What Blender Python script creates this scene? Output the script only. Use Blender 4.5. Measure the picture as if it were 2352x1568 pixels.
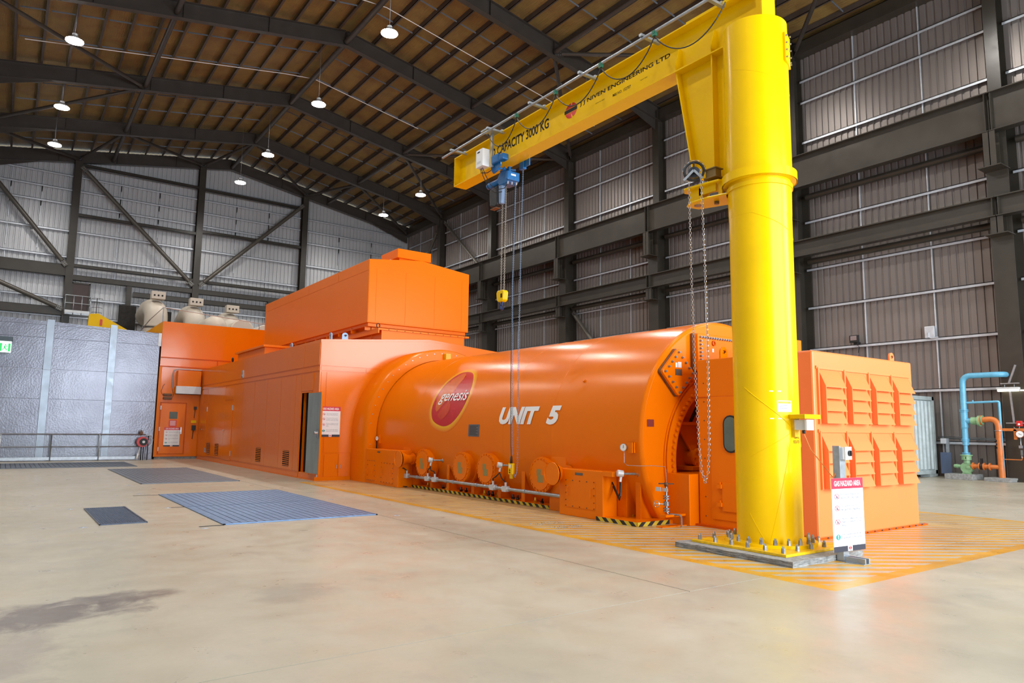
import bpy, bmesh, math, random
from mathutils import Vector, Matrix
random.seed(7)
R = math.radians
sc = bpy.context.scene
COL = sc.collection
for o in list(bpy.data.objects):
    bpy.data.objects.remove(o)

# ------------------------------------------------------------------ camera
F, PITCH, YAW, ROLL = 1620.8, 0.122232, 0.621902, 0.0124288
fw = Vector((math.sin(YAW)*math.cos(PITCH), math.cos(YAW)*math.cos(PITCH), math.sin(PITCH)))
r0 = Vector((math.cos(YAW), -math.sin(YAW), 0)); u0 = r0.cross(fw)
rr = r0*math.cos(ROLL)+u0*math.sin(ROLL); uu = u0*math.cos(ROLL)-r0*math.sin(ROLL)
cam = bpy.data.cameras.new('camera'); co = bpy.data.objects.new('camera', cam); COL.objects.link(co)
M = Matrix((rr, uu, -fw)).transposed().to_4x4(); M.translation = (0, 0, 1.4)
co.matrix_world = M
cam.sensor_fit = 'HORIZONTAL'; cam.sensor_width = 36; cam.lens = 36*F/2352; cam.clip_end = 300; cam.clip_start = .05
sc.camera = co
# ------------------------------------------------------------------ world, lights, exposure
sc.view_settings.view_transform = 'Standard'; sc.view_settings.look = 'None'
sc.view_settings.gamma = 1; sc.view_settings.use_curve_mapping = False
sc.view_settings.exposure = -0.27
w = bpy.data.worlds.new('world'); sc.world = w; w.use_nodes = True
bg = w.node_tree.nodes['Background']; bg.inputs[0].default_value = (.75, .87, 1, 1); bg.inputs[1].default_value = 2.0
sc.cycles.max_bounces = 8; sc.cycles.diffuse_bounces = 4; sc.cycles.glossy_bounces = 3
sc.cycles.sample_clamp_indirect = 6.0
def area(name, loc, rot, sx, sy, power, col, spread=180):
    l = bpy.data.lights.new(name, 'AREA'); l.shape = 'RECTANGLE'; l.size = sx; l.size_y = sy
    l.energy = power; l.color = col; l.spread = R(spread)
    o = bpy.data.objects.new(name, l); COL.objects.link(o); o.location = loc; o.rotation_euler = rot
    return o
# daylight coming in through the big open doorway and the high window band of the wall behind the camera
area('doorway_daylight', (8.35, -6.3, 4.2), (R(90), 0, 0), 9.9, 8.3, 3800, (.84, .92, 1))
area('high_opening_daylight', (19.5, -6.3, 6.4), (R(90), 0, 0), 8.8, 6.0, 2300, (.86, .93, 1))
LX = [1.1, 10.6, 20.4]; LYS = [2.5, 9.5, 16.3, 22.9, 30.2, 37.8, 43.3]
LAMP_Z = 16.0
FR = [1.35, 8.45, 15.6, 22.9, 29.65, 37.4, 44.1, 49.7]   # portal frames
XR, XL, RX = 25.5, -2.4, 11.55
YB, YF = 50.1, -6.4

# ------------------------------------------------------------------ helpers
WL = {}
def wl(o):
    v = Vector((0, 0, 0))
    while o is not None:
        v += o.location; o = o.parent
    return v
class MB:
    def __init__(s): s.v = []; s.f = []; s.sm = []
    def add(s, vs, fs, smooth=False):
        n = len(s.v); s.v += [tuple(v) for v in vs]
        for f in fs: s.f.append(tuple(i+n for i in f)); s.sm.append(smooth)
        return s
    def box(s, a, b):
        x0, x1 = sorted((a[0], b[0])); y0, y1 = sorted((a[1], b[1])); z0, z1 = sorted((a[2], b[2]))
        return s.add([(x0,y0,z0),(x1,y0,z0),(x1,y1,z0),(x0,y1,z0),(x0,y0,z1),(x1,y0,z1),(x1,y1,z1),(x0,y1,z1)],
                     [(0,3,2,1),(4,5,6,7),(0,1,5,4),(1,2,6,5),(2,3,7,6),(3,0,4,7)])
    def obox(s, p, q, wdt, hgt, up=(0,0,1)):
        "box beam from p to q, width across, height along up"
        p, q = Vector(p), Vector(q); d = (q-p).normalized(); up = Vector(up)
        sd = d.cross(up)
        if sd.length < 1e-4: sd = d.cross(Vector((1,0,0)))
        sd.normalize(); u = sd.cross(d).normalized()
        vs = []
        for c in (p, q):
            for a, b in ((-1,-1),(1,-1),(1,1),(-1,1)): vs.append(c+sd*a*wdt/2+u*b*hgt/2)
        return s.add(vs, [(0,3,2,1),(4,5,6,7),(0,1,5,4),(1,2,6,5),(2,3,7,6),(3,0,4,7)][:6])
    def frus(s, p, q, ra, rb=None, n=16, cap=True):
        p, q = Vector(p), Vector(q); rb = ra if rb is None else rb
        d = (q-p).normalized(); a = d.orthogonal().normalized(); b = d.cross(a)
        vs = [p+(a*math.cos(2*math.pi*i/n)+b*math.sin(2*math.pi*i/n))*ra for i in range(n)]
        vs += [q+(a*math.cos(2*math.pi*i/n)+b*math.sin(2*math.pi*i/n))*rb for i in range(n)]
        s.add(vs, [(i, (i+1) % n, n+(i+1) % n, n+i) for i in range(n)], True)
        if cap:
            s.add(vs[:n], [tuple(range(n))[::-1]]); s.add(vs[n:], [tuple(range(n))])
        return s
    def tube(s, pts, r, n=10, cap=True, closed=False):
        pts = [Vector(p) for p in pts]; m = len(pts); rings = []
        ref = None
        for i, p in enumerate(pts):
            if closed: d = pts[(i+1) % m]-pts[i-1]
            else: d = (pts[min(i+1, m-1)]-pts[max(i-1, 0)])
            d.normalize()
            if ref is None: ref = d.orthogonal().normalized()
            ref = (ref-d*ref.dot(d)); ref = ref.normalized() if ref.length > 1e-6 else d.orthogonal().normalized()
            b = d.cross(ref)
            rad = r[i] if isinstance(r, (list, tuple)) else r
            rings.append([p+(ref*math.cos(2*math.pi*k/n)+b*math.sin(2*math.pi*k/n))*rad for k in range(n)])
        vs = [v for rg in rings for v in rg]; fs = []
        for i in range(m if closed else m-1):
            j = (i+1) % m
            for k in range(n): fs.append((i*n+k, i*n+(k+1) % n, j*n+(k+1) % n, j*n+k))
        s.add(vs, fs, True)
        if cap and not closed:
            s.add(rings[0], [tuple(range(n))[::-1]]); s.add(rings[-1], [tuple(range(n))])
        return s
    def prism(s, poly, ax, a, b):
        "poly: 2-D points; ax: extrusion axis 0/1/2; from a to b"
        def P(c, t):
            return (t, c[0], c[1]) if ax == 0 else (c[0], t, c[1]) if ax == 1 else (c[0], c[1], t)
        n = len(poly); vs = [P(c, a) for c in poly]+[P(c, b) for c in poly]
        fs = [(i, (i+1) % n, n+(i+1) % n, n+i) for i in range(n)]+[tuple(range(n))[::-1], tuple(range(n, 2*n))]
        return s.add(vs, fs)
    def hexb(s, c, ax, r, h):
        "hex bolt head at c, pointing along vector ax"
        c = Vector(c); d = Vector(ax).normalized()
        s.frus(c, c+d*h, r, n=6)
        for i in range(len(s.sm)-8, len(s.sm)): s.sm[i] = False
        return s
    def build(s, name, mat, parent=None, bev=0, kind=None, label=None, seg=2):
        me = bpy.data.meshes.new(name)
        off = wl(parent) if parent is not None else Vector((0, 0, 0))
        me.from_pydata([(x-off.x, y-off.y, z-off.z) for x, y, z in s.v], [], s.f)
        me.polygons.foreach_set('use_smooth', s.sm)
        bm = bmesh.new(); bm.from_mesh(me); bmesh.ops.recalc_face_normals(bm, faces=bm.faces)
        if any(s.sm): bmesh.ops.remove_doubles(bm, verts=bm.verts, dist=1e-5)
        for e in bm.edges:
            if len(e.link_faces) == 2 and e.calc_face_angle(0) > .6: e.smooth = False
        bm.to_mesh(me); bm.free()
        me.materials.append(mat); me.update()
        o = bpy.data.objects.new(name, me); COL.objects.link(o)
        if parent is not None: o.parent = parent
        if bev:
            m = o.modifiers.new('bevel', 'BEVEL'); m.width = bev; m.segments = seg; m.limit_method = 'ANGLE'; m.angle_limit = R(40)
            m.harden_normals = False
        if kind: o['kind'] = kind
        if label: o['label'] = label
        return o
def thing(name, label, cat, loc=(0,0,0), group=None, kind=None):
    o = bpy.data.objects.new(name, None); COL.objects.link(o); o.location = loc; o.empty_display_size = .2
    return tag(o, label, cat, group, kind)
def tag(o, label, cat, group=None, kind=None):
    o['label'] = label; o['category'] = cat
    if group: o['group'] = group
    if kind: o['kind'] = kind
    return o
def dup(o, delta, parent=None, top=True):
    c = o.copy(); COL.objects.link(c)
    if parent is not None: c.parent = parent
    if top: c.location = o.location+Vector(delta)
    for ch in list(o.children): dup(ch, (0,0,0), c, False)
    return c
def part_copy(o, delta):
    c = o.copy(); COL.objects.link(c); c.location = o.location+Vector(delta); return c
def box(name, a, b, mat, parent=None, bev=0, **k): return MB().box(a, b).build(name, mat, parent, bev, **k)

# ------------------------------------------------------------------ materials
class NT:
    def __init__(s, name):
        s.m = bpy.data.materials.new(name); s.m.use_nodes = True; s.t = s.m.node_tree; s.b = s.t.nodes['Principled BSDF']
        s.tc = s.t.nodes.new('ShaderNodeTexCoord')
    def link(s, a, b): s.t.links.new(a, b)
    def n(s, typ, **k):
        nd = s.t.nodes.new(typ)
        for a, b in k.items(): setattr(nd, a, b)
        return nd
    def math(s, op, a, b=None, c=None, clamp=False):
        nd = s.n('ShaderNodeMath', operation=op, use_clamp=clamp)
        for i, v in enumerate((a, b, c)):
            if v is None: continue
            if isinstance(v, (int, float)): nd.inputs[i].default_value = v
            else: s.link(v, nd.inputs[i])
        return nd.outputs[0]
    def noise(s, scale, detail=4, rough=.55, vec=None, stretch=None, dist=0):
        nd = s.n('ShaderNodeTexNoise'); nd.inputs['Scale'].default_value = scale; nd.inputs['Detail'].default_value = detail
        nd.inputs['Roughness'].default_value = rough; nd.inputs['Distortion'].default_value = dist
        v = vec if vec is not None else s.tc.outputs['Object']
        if stretch:
            mp = s.n('ShaderNodeMapping'); s.link(v, mp.inputs[0]); mp.inputs['Scale'].default_value = stretch; v = mp.outputs[0]
        s.link(v, nd.inputs['Vector']); return nd.outputs['Fac']
    def ramp(s, fac, stops):
        nd = s.n('ShaderNodeValToRGB'); s.link(fac, nd.inputs[0]); e = nd.color_ramp.elements
        while len(e) < len(stops): e.new(.5)
        for el, (p, c) in zip(e, stops): el.position = p; el.color = (c[0], c[1], c[2], 1) if not isinstance(c, (int, float)) else (c, c, c, 1)
        return nd.outputs[0]
    def mix(s, fac, a, b, blend='MIX'):
        nd = s.n('ShaderNodeMix', data_type='RGBA', blend_type=blend)
        for sock, v in ((nd.inputs[0], fac), (nd.inputs[6], a), (nd.inputs[7], b)):
            if isinstance(v, (int, float)): sock.default_value = v
            elif isinstance(v, tuple): sock.default_value = (*v[:3], 1)
            else: s.link(v, sock)
        return nd.outputs[2]
    def bump(s, h, strength=.1, dist=.01):
        nd = s.n('ShaderNodeBump'); s.link(h, nd.inputs['Height']); nd.inputs['Strength'].default_value = strength
        nd.inputs['Distance'].default_value = dist; s.link(nd.outputs[0], s.b.inputs['Normal'])
    def set(s, **k):
        for a, v in k.items():
            i = s.b.inputs[a.replace('_', ' ')]
            if isinstance(v, (int, float)): i.default_value = v
            elif isinstance(v, tuple): i.default_value = (*v[:3], 1)
            else: s.link(v, i)
        return s
def mat(name, col, rough=.5, metal=0, var=.12, nscale=3, bump=0, bscale=8, coat=0, streak=None, spec=None):
    t = NT(name)
    f = t.noise(nscale, 5, .6, stretch=streak)
    d = tuple(c*(1-var) for c in col); l = tuple(min(1, c*(1+var*.6)) for c in col)
    t.set(Base_Color=t.ramp(f, [(.3, d), (.7, l)]), Metallic=metal)
    t.set(Roughness=t.ramp(t.noise(nscale*2.3, 3), [(.3, max(.02, rough*.88)), (.7, min(1, rough*1.12))]))
    if spec is not None: t.set(Specular_IOR_Level=spec, Specular_Tint=(1, .85, .5) if col[2] < .002 else (1, 1, 1))
    if coat: t.set(Coat_Weight=coat, Coat_Roughness=.12)
    if bump: t.bump(t.noise(bscale, 3), bump, .02)
    return t.m
def emit(name, col, st):
    t = NT(name); t.set(Base_Color=col, Emission_Color=col, Emission_Strength=st, Roughness=.4); return t.m

OR = (.80, .172, .0008)
def orange(name, col=OR, rough=.28, bump=.03, bscale=2.0, soot=.0, ior=1.36, tint=(1, .74, .42)):
    t = NT(name)
    f = t.noise(1.2, 5, .6); g = t.noise(14, 4, .6)
    c = t.ramp(f, [(.3, tuple(x*.985 for x in col)), (.7, tuple(x*1.01 for x in col))])
    dirt = t.math('MULTIPLY', t.ramp(g, [(.60, 0.0), (.80, 1.0)]), soot)
    t.set(Base_Color=t.mix(dirt, c, tuple(x*.45 for x in col)))
    t.set(Roughness=t.ramp(t.noise(5, 4), [(.3, rough*.95), (.7, rough*1.07)]), IOR=ior, Specular_Tint=tint)
    h = t.math('ADD', t.noise(bscale, 2, .4), t.math('MULTIPLY', t.noise(90, 2), .02))
    t.bump(h, bump*6, .02)
    return t.m
M_OR = orange('orange_paint', rough=.25, bump=.004)
M_ORP = orange('orange_panel', rough=.15, bump=.05, bscale=1.1, soot=.0, ior=1.5, tint=(1, .93, .9))
M_ORL = orange('orange_louvre_daylit', (.86, .215, .06), rough=.34, bump=.01, soot=.0, tint=(1, 1, 1), ior=1.42)  # the orange made paler and bluer: daylight on the louvres put into the colour
M_ORD = orange('orange_recess_shade', (.60, .08, .001), rough=.35)  # darker copy of the orange, shade of recesses and gaps put into the colour
M_YE = mat('yellow_paint', (.84, .51, .0008), .22, 0, .05, 2, 0, 60, spec=.3)
M_YEW = mat('yellow_worn', (.80, .48, .002), .4, 0, .25, 12)
M_STEEL = mat('dark_steel_paint', (.040, .034, .026), .33, 0, .2, 1.5, .05, 40)
M_STEELR = mat('roof_steel_paint', (.050, .042, .036), .38, 0, .2, 1.5)
M_PURL = mat('purlin_paint', (.075, .058, .050), .45, .1, .2, 2)
M_GALV = mat('galvanised_steel', (.42, .46, .50), .38, .75, .2, 9)
M_GIRT = mat('galvanised_girt', (.62, .66, .72), .42, .45, .15, 4)
M_BRIDGE = mat('galvanised_bridging', (.22, .26, .32), .45, .5, .15, 4)
M_BOLT = mat('bolt_steel', (.30, .31, .33), .4, .7, .3, 40)
M_BLACK = mat('black_rubber', (.012, .012, .013), .5, 0, .1, 8)
M_DARK = mat('dark_void', (.010, .008, .007), .7)
M_WHITE = mat('white_print', (.80, .80, .80), .4, 0, .03)
M_TXTW = mat('white_lettering', (.86, .86, .86), .35, 0, .02)
M_TXTB = mat('black_lettering', (.006, .006, .007), .5, 0, .02, spec=.15)
M_TXTG = mat('grey_lettering', (.08, .10, .16), .5, 0, .02)
M_RED = mat('sign_red', (.60, .015, .05), .4, 0, .04)
M_RED2 = mat('bright_red', (.62, .02, .02), .35, 0, .06)
M_NAVY = mat('sign_navy', (.022, .025, .045), .4, 0, .1)
M_TEAL = mat('sign_teal', (.0, .28, .25), .4)
M_BLUEL = mat('light_blue_paint', (.13, .42, .62), .3, 0, .12, 8)
M_BLUE = mat('hoist_blue_paint', (.010, .13, .36), .3, 0, .15, 12)
M_LUG = mat('grey_blue_lug', (.30, .46, .66), .4, .1, .15, 12)
M_GREEN = mat('pump_green_paint', (.24, .42, .22), .4, 0, .2, 8)
M_PIPEO = mat('pipe_orange_paint', (.60, .17, .035), .38, 0, .15, 9)
M_BEIGE = mat('duct_cream_paint', (.56, .50, .42), .5, 0, .10, 1.2)
M_CONC = mat('rough_concrete', (.30, .30, .29), .9, 0, .35, 14, .5, 30)
M_CONT = mat('container_grey', (.44, .50, .50), .5, .1, .2, 4)
M_GLASSD = mat('dark_window_glass', (.10, .13, .11), .12, 0, .15, 3)
M_GRILL = mat('louvre_black', (.006, .005, .004), .8)
M_BOX = mat('grey_enclosure', (.60, .62, .64), .4, .2, .06)
M_CHROME = mat('chrome', (.70, .72, .75), .18, 1, .05)
M_RUST = mat('rusty_brown', (.16, .07, .03), .6, .1, .3, 15)
M_PLATE = mat('engraved_plate', (.15, .14, .12), .4, .5, .3, 60)
M_OLIVE = mat('olive_label', (.30, .24, .08), .5, 0, .3, 60)
M_DOORIN = mat('galvanised_door_face', (.30, .34, .34), .42, .35, .2, 3, streak=(1, 1, .2))

def corr_mat(name, col, metal=.35, rough=.40):
    t = NT(name)
    f = t.noise(.5, 4, .6, stretch=(1, 1, .25)); g = t.noise(5, 3, .5, stretch=(1, 1, .1))
    c = t.ramp(t.math('ADD', t.math('MULTIPLY', f, .7), t.math('MULTIPLY', g, .3)), [(.3, tuple(x*.92 for x in col)), (.7, tuple(x*1.1 for x in col))])
    t.set(Base_Color=c, Metallic=metal, Roughness=rough); return t.m
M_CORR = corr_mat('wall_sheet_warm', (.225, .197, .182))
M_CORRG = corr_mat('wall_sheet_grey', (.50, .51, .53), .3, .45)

def insul():
    t = NT('roof_insulation')
    f = t.noise(1.3, 5, .6); g = t.noise(6, 3, .6, stretch=(.5, 3, 1)); h = t.noise(3, 4, .6, stretch=(8, .8, 1))
    c = t.ramp(f, [(.3, (.20, .115, .040)), (.7, (.30, .20, .055))])
    lines = t.ramp(g, [(.62, 0.0), (.72, 1.0)])
    t.set(Base_Color=t.mix(t.math('MULTIPLY', lines, .35), c, (.06, .04, .02)), Roughness=.55, Metallic=.1)
    t.bump(t.math('ADD', h, t.noise(.9, 3)), .6, .08); return t.m
M_INS = insul()

def floor_mat():
    t = NT('painted_concrete_floor')
    sp = t.n('ShaderNodeSeparateXYZ'); t.link(t.tc.outputs['Object'], sp.inputs[0]); X, Y = sp.outputs[0], sp.outputs[1]
    big = t.noise(.45, 5, .6); mid = t.noise(2.2, 6, .65, stretch=(1, .7, 1)); fine = t.noise(25, 4, .6)
    base = t.ramp(big, [(.3, (.36, .325, .245)), (.5, (.42, .38, .295)), (.72, (.47, .43, .345))])
    warm = t.ramp(t.noise(1.1, 5, .6, dist=.6), [(.55, 0.0), (.72, 1.0)])
    base = t.mix(t.math('MULTIPLY', warm, .3), base, (.45, .37, .23))
    grey = t.ramp(mid, [(.56, 0.0), (.78, 1.0)])
    base = t.mix(t.math('MULTIPLY', grey, .42), base, (.25, .23, .21))
    # scuffs
    scr = t.ramp(t.noise(5, 7, .75, stretch=(.5, 1.6, 1)), [(.60, 0.0), (.85, 1.0)])
    base = t.mix(t.math('MULTIPLY', scr, .18), base, (.20, .17, .15))
    spot = t.ramp(t.noise(22, 2, .5), [(.76, 0.0), (.80, 1.0)])
    base = t.mix(t.math('MULTIPLY', spot, .35), base, (.18, .15, .13))
    def blob(cx, cy, rx, ry, amp, sc_=2.5):
        dx = t.math('DIVIDE', t.math('SUBTRACT', X, cx), rx); dy = t.math('DIVIDE', t.math('SUBTRACT', Y, cy), ry)
        d = t.math('ADD', t.math('MULTIPLY', dx, dx), t.math('MULTIPLY', dy, dy))
        nz = t.noise(sc_, 6, .7, dist=.8)
        v = t.math('SUBTRACT', t.math('MULTIPLY', nz, 2.6), t.math('ADD', d, .55))
        return t.math('MULTIPLY', t.math('MULTIPLY', v, 1.6, clamp=True), amp)
    for a in ((.45, 6.35, .75, .6, .85), (.9, 6.65, .6, .3, .7), (.1, 5.4, .5, .9, .35), (2.15, 6.1, .45, .45, .28), (2.0, 14.0, 2.5, 5, .0)):
        if a[4]: base = t.mix(blob(*a), base, (.13, .105, .10))
    # hazard hatching
    def step(v, edge): return t.math('GREATER_THAN', v, edge)
    wob = t.math('MULTIPLY', t.math('SUBTRACT', t.noise(30, 3), .5), .012)
    Xw, Yw = t.math('ADD', X, wob), t.math('ADD', Y, wob)
    def inside(x0, x1, y0, y1):
        a = t.math('MULTIPLY', step(Xw, x0), t.math('SUBTRACT', 1, step(Xw, x1)))
        b = t.math('MULTIPLY', step(Yw, y0), t.math('SUBTRACT', 1, step(Yw, y1)))
        return t.math('MULTIPLY', a, b)
    outer = inside(6.13, 13.6, 3.58, 17.62); inner = inside(6.29, 13.44, 3.74, 17.5)
    st = t.math('LESS_THAN', t.math('FRACT', t.math('DIVIDE', t.math('ADD', t.math('MULTIPLY', Xw, .68), t.math('ADD', Yw, .02)), .262)), .52)
    border = t.math('SUBTRACT', outer, inner)
    yl = t.math('MAXIMUM', border, t.math('MULTIPLY', inner, st))
    wear = t.ramp(t.noise(3.5, 6, .7), [(.30, .72), (.55, 1.0)])
    wear2 = t.ramp(t.noise(20, 4, .7, stretch=(1, .3, 1)), [(.35, .85), (.55, 1.0)])
    ycol = t.ramp(t.noise(1.5, 4), [(.35, (.52, .245, .008)), (.65, (.66, .34, .01))])
    base = t.mix(t.math('MULTIPLY', t.math('MULTIPLY', yl, wear), wear2), base, ycol)
    dark = t.math('MULTIPLY', t.ramp(fine, [(.5, 0.0), (.9, 1.0)]), .15)
    base = t.mix(dark, base, (.2, .17, .13))
    t.set(Base_Color=base, Roughness=t.ramp(t.noise(3, 5), [(.3, .26), (.7, .45)]), IOR=1.36)
    t.bump(t.math('ADD', t.noise(2, 3), t.math('MULTIPLY', fine, .15)), .12, .01)
    return t.m
M_FLOOR = floor_mat()
def clad_mat():
    t = NT('stucco_aluminium_cladding')
    v = t.n('ShaderNodeTexVoronoi'); v.inputs['Scale'].default_value = 18; t.link(t.tc.outputs['Object'], v.inputs['Vector'])
    f = t.noise(.8, 4); t.set(Base_Color=t.ramp(f, [(.3, (.15, .152, .178)), (.7, (.20, .206, .238))]), Metallic=.85, Roughness=.30)
    t.bump(t.math('ADD', t.math('MULTIPLY', v.outputs[0], .10), t.math('MULTIPLY', t.noise(.8, 2), .5)), .35, .05); return t.m
M_CLAD = clad_mat()
def haz_mat():
    t = NT('hazard_tape'); sp = t.n('ShaderNodeSeparateXYZ'); t.link(t.tc.outputs['Object'], sp.inputs[0])
    k = t.math('FRACT', t.math('DIVIDE', t.math('ADD', t.math('ADD', sp.outputs[1], sp.outputs[0]), t.math('MULTIPLY', sp.outputs[2], -1.2)), .19))
    m = t.math('LESS_THAN', k, .5)
    t.set(Base_Color=t.mix(m, (.015, .013, .012), (.66, .48, .03)), Roughness=.5); return t.m
M_HAZ = haz_mat()
def grate_mat(nm, ca, cb_):
    t = NT(nm); sp = t.n('ShaderNodeSeparateXYZ'); t.link(t.tc.outputs['Object'], sp.inputs[0])
    k = t.math('PINGPONG', sp.outputs[1], .0175); k = t.math('DIVIDE', k, .0175)
    f = t.noise(6, 5, .65)
    c = t.ramp(f, [(.3, ca), (.7, cb_)])
    t.set(Base_Color=t.mix(t.math('MULTIPLY', t.math('GREATER_THAN', k, .55), .55), c, (.03, .035, .045)), Metallic=.45, Roughness=.45)
    t.bump(k, .5, .006); return t.m
M_GRATE = grate_mat('grating_steel', (.10, .12, .15), (.20, .24, .30))
M_GRATEB = grate_mat('grating_steel_reflection', (.10, .18, .33), (.20, .36, .62))  # bluish reflection on the steel is painted into the base colour

# ------------------------------------------------------------------ text and decals
FONTS = {}
def text_bm(s, bold=.0, shear=0):
    cu = bpy.data.curves.new('t', 'FONT'); cu.body = s; cu.offset = bold; cu.resolution_u = 3; cu.fill_mode = 'FRONT'; cu.shear = shear
    ob = bpy.data.objects.new('t', cu); COL.objects.link(ob)
    dg = bpy.context.evaluated_depsgraph_get(); me = bpy.data.meshes.new_from_object(ob.evaluated_get(dg))
    bpy.data.objects.remove(ob); bpy.data.curves.remove(cu)
    bm = bmesh.new(); bm.from_mesh(me); bpy.data.meshes.remove(me)
    return bm
def put_bm(bm, name, fn, m, parent, label=None):
    off = wl(parent)
    for v in bm.verts: v.co = Vector(fn(v.co.x, v.co.y))-off
    me = bpy.data.meshes.new(name); bm.to_mesh(me); bm.free(); me.materials.append(m)
    o = bpy.data.objects.new(name, me); COL.objects.link(o); o.parent = parent
    if label: o['label'] = label
    return o
def fit(bm, u0, u1, v0, v1, slices=0):
    xs = [v.co.x for v in bm.verts]; ys = [v.co.y for v in bm.verts]
    ax, bx, ay, by = min(xs), max(xs), min(ys), max(ys)
    for v in bm.verts:
        v.co.x = u0+(v.co.x-ax)/max(1e-6, bx-ax)*(u1-u0); v.co.y = v0+(v.co.y-ay)/max(1e-6, by-ay)*(v1-v0)
    for i in range(slices):
        y = v0+(v1-v0)*(i+1)/(slices+1)
        bmesh.ops.bisect_plane(bm, geom=bm.verts[:]+bm.edges[:]+bm.faces[:], plane_co=(0, y, 0), plane_no=(0, 1, 0))
    return bm
def plane(o, u, v):
    o, u, v = Vector(o), Vector(u), Vector(v)
    return lambda a, b: o+u*a+v*b
def text(s, name, fn, box_, m, parent, bold=0, shear=0, slices=0):
    bm = fit(text_bm(s, bold, shear), *box_, slices=slices)
    if getattr(fn, 'curved', 0): xcut(bm, fn.curved)
    return put_bm(bm, name, fn, m, parent)
def xcut(bm, n):
    xs_ = [v.co.x for v in bm.verts]; a, b = min(xs_), max(xs_)
    for i in range(n): bmesh.ops.bisect_plane(bm, geom=bm.verts[:]+bm.edges[:]+bm.faces[:], plane_co=(a+(b-a)*(i+1)/(n+1), 0, 0), plane_no=(1, 0, 0))
    return bm
def poly_on(name, pts, fn, m, parent, slices=0, label=None):
    bm = bmesh.new(); bm.faces.new([bm.verts.new((a, b, 0)) for a, b in pts])
    if getattr(fn, 'curved', 0): xcut(bm, fn.curved)
    if slices:
        ys = [p[1] for p in pts]; a, b = min(ys), max(ys)
        for i in range(slices):
            bmesh.ops.bisect_plane(bm, geom=bm.verts[:]+bm.edges[:]+bm.faces[:], plane_co=(0, a+(b-a)*(i+1)/(slices+1), 0), plane_no=(0, 1, 0))
    return put_bm(bm, name, fn, m, parent, label)
def circ(cx, cy, rx, ry=None, n=24): ry = ry or rx; return [(cx+rx*math.cos(2*math.pi*i/n), cy+ry*math.sin(2*math.pi*i/n)) for i in range(n)]
def ring_on(name, cx, cy, r1, r2, fn, m, parent, n=24, ky=1):
    bm = bmesh.new(); a = [bm.verts.new((cx+r1*math.cos(2*math.pi*i/n), cy+ky*r1*math.sin(2*math.pi*i/n), 0)) for i in range(n)]
    b = [bm.verts.new((cx+r2*math.cos(2*math.pi*i/n), cy+ky*r2*math.sin(2*math.pi*i/n), 0)) for i in range(n)]
    for i in range(n): bm.faces.new((a[i], a[(i+1) % n], b[(i+1) % n], b[i]))
    return put_bm(bm, name, fn, m, parent)
def rect(a, b, c, d): return [(a, c), (b, c), (b, d), (a, d)]

def hazard_sign(parent, o, u, v, nrm, wd, ht, thick=.004):
    "GAS HAZARD AREA board: o = lower left corner of the front face"
    o, u, v, nrm = Vector(o), Vector(u).normalized(), Vector(v).normalized(), Vector(nrm).normalized()
    b = MB(); vs = [o+u*a*wd+v*c*ht-nrm*d for d in (0, thick) for a, c in ((0, 0), (1, 0), (1, 1), (0, 1))]
    b.add(vs, [(0,1,2,3), (7,6,5,4), (0,4,5,1), (1,5,6,2), (2,6,7,3), (3,7,4,0)])
    b.build('sign_board', M_WHITE, parent)
    def fn(k): return lambda a, c: o+u*a*wd+v*c*ht+nrm*k
    poly_on('header_band', rect(0, 1, .855, 1), fn(.001), M_RED, parent, label='crimson header band')
    poly_on('footer_band', rect(0, 1, 0, .075), fn(.001), M_NAVY, parent, label='dark footer band')
    poly_on('footer_patch', rect(.43, .58, .004, .085), fn(.002), M_WHITE, parent)
    ring_on('footer_roundel', .505, .043, .05, .03, fn(.003), M_RED2, parent, ky=.45)
    poly_on('footer_roundel', rect(.475, .535, .036, .05), fn(.003), M_RED2, parent)
    text('GAS HAZARD AREA', 'header_lettering', fn(.002), (.08, .92, .89, .965), M_TXTW, parent, bold=.018)
    rows = [(.76, 'Permission Required for', .88), (.715, 'Access Past this Point', .86), (.60, 'No Ignition Sources to', .86),
            (.555, 'be taken into this Area', .88), (.525, 'Please Place into Designated Safe Box', .9), (.425, 'Phones, Cellphones and', .9),
            (.385, 'Pagers Prohibited in this', .9), (.34, 'Area', .40), (.215, 'Intrinsically Safe Radio', .9), (.17, 'Equipment is Permitted', .9)]
    for y, s, x1 in rows:
        h = .016 if s.startswith('Please') else .031
        text(s, 'lettering', fn(.0015), (.28, x1, y, y+h), M_TXTG, parent)
    for k, y in enumerate((.75, .59, .405, .20)):
        if k == 3:
            poly_on('pictogram', circ(.15, y, .07, .037), fn(.0015), M_TEAL, parent)
            poly_on('pictogram', [(.135, y+.026), (.165, y+.026), (.158, y-.008), (.142, y-.008)], fn(.002), M_WHITE, parent)
            poly_on('pictogram', circ(.15, y-.019, .015, .007, 10), fn(.002), M_WHITE, parent)
        else:
            ring_on('pictogram', .15, y, .075, .062, fn(.0015), M_RED, parent, ky=.5)
            poly_on('pictogram', [(.09, y+.028), (.10, y+.031), (.21, y-.028), (.20, y-.031)], fn(.0025), M_RED, parent)
            poly_on('pictogram', [(.13, y-.022), (.17, y-.022), (.165, y+.006), (.155, y+.016), (.14, y+.01)], fn(.002), M_TXTG, parent)

# ================================================================== SETTING
def S(o, label, cat): return tag(o, label, cat, kind='structure')
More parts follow.
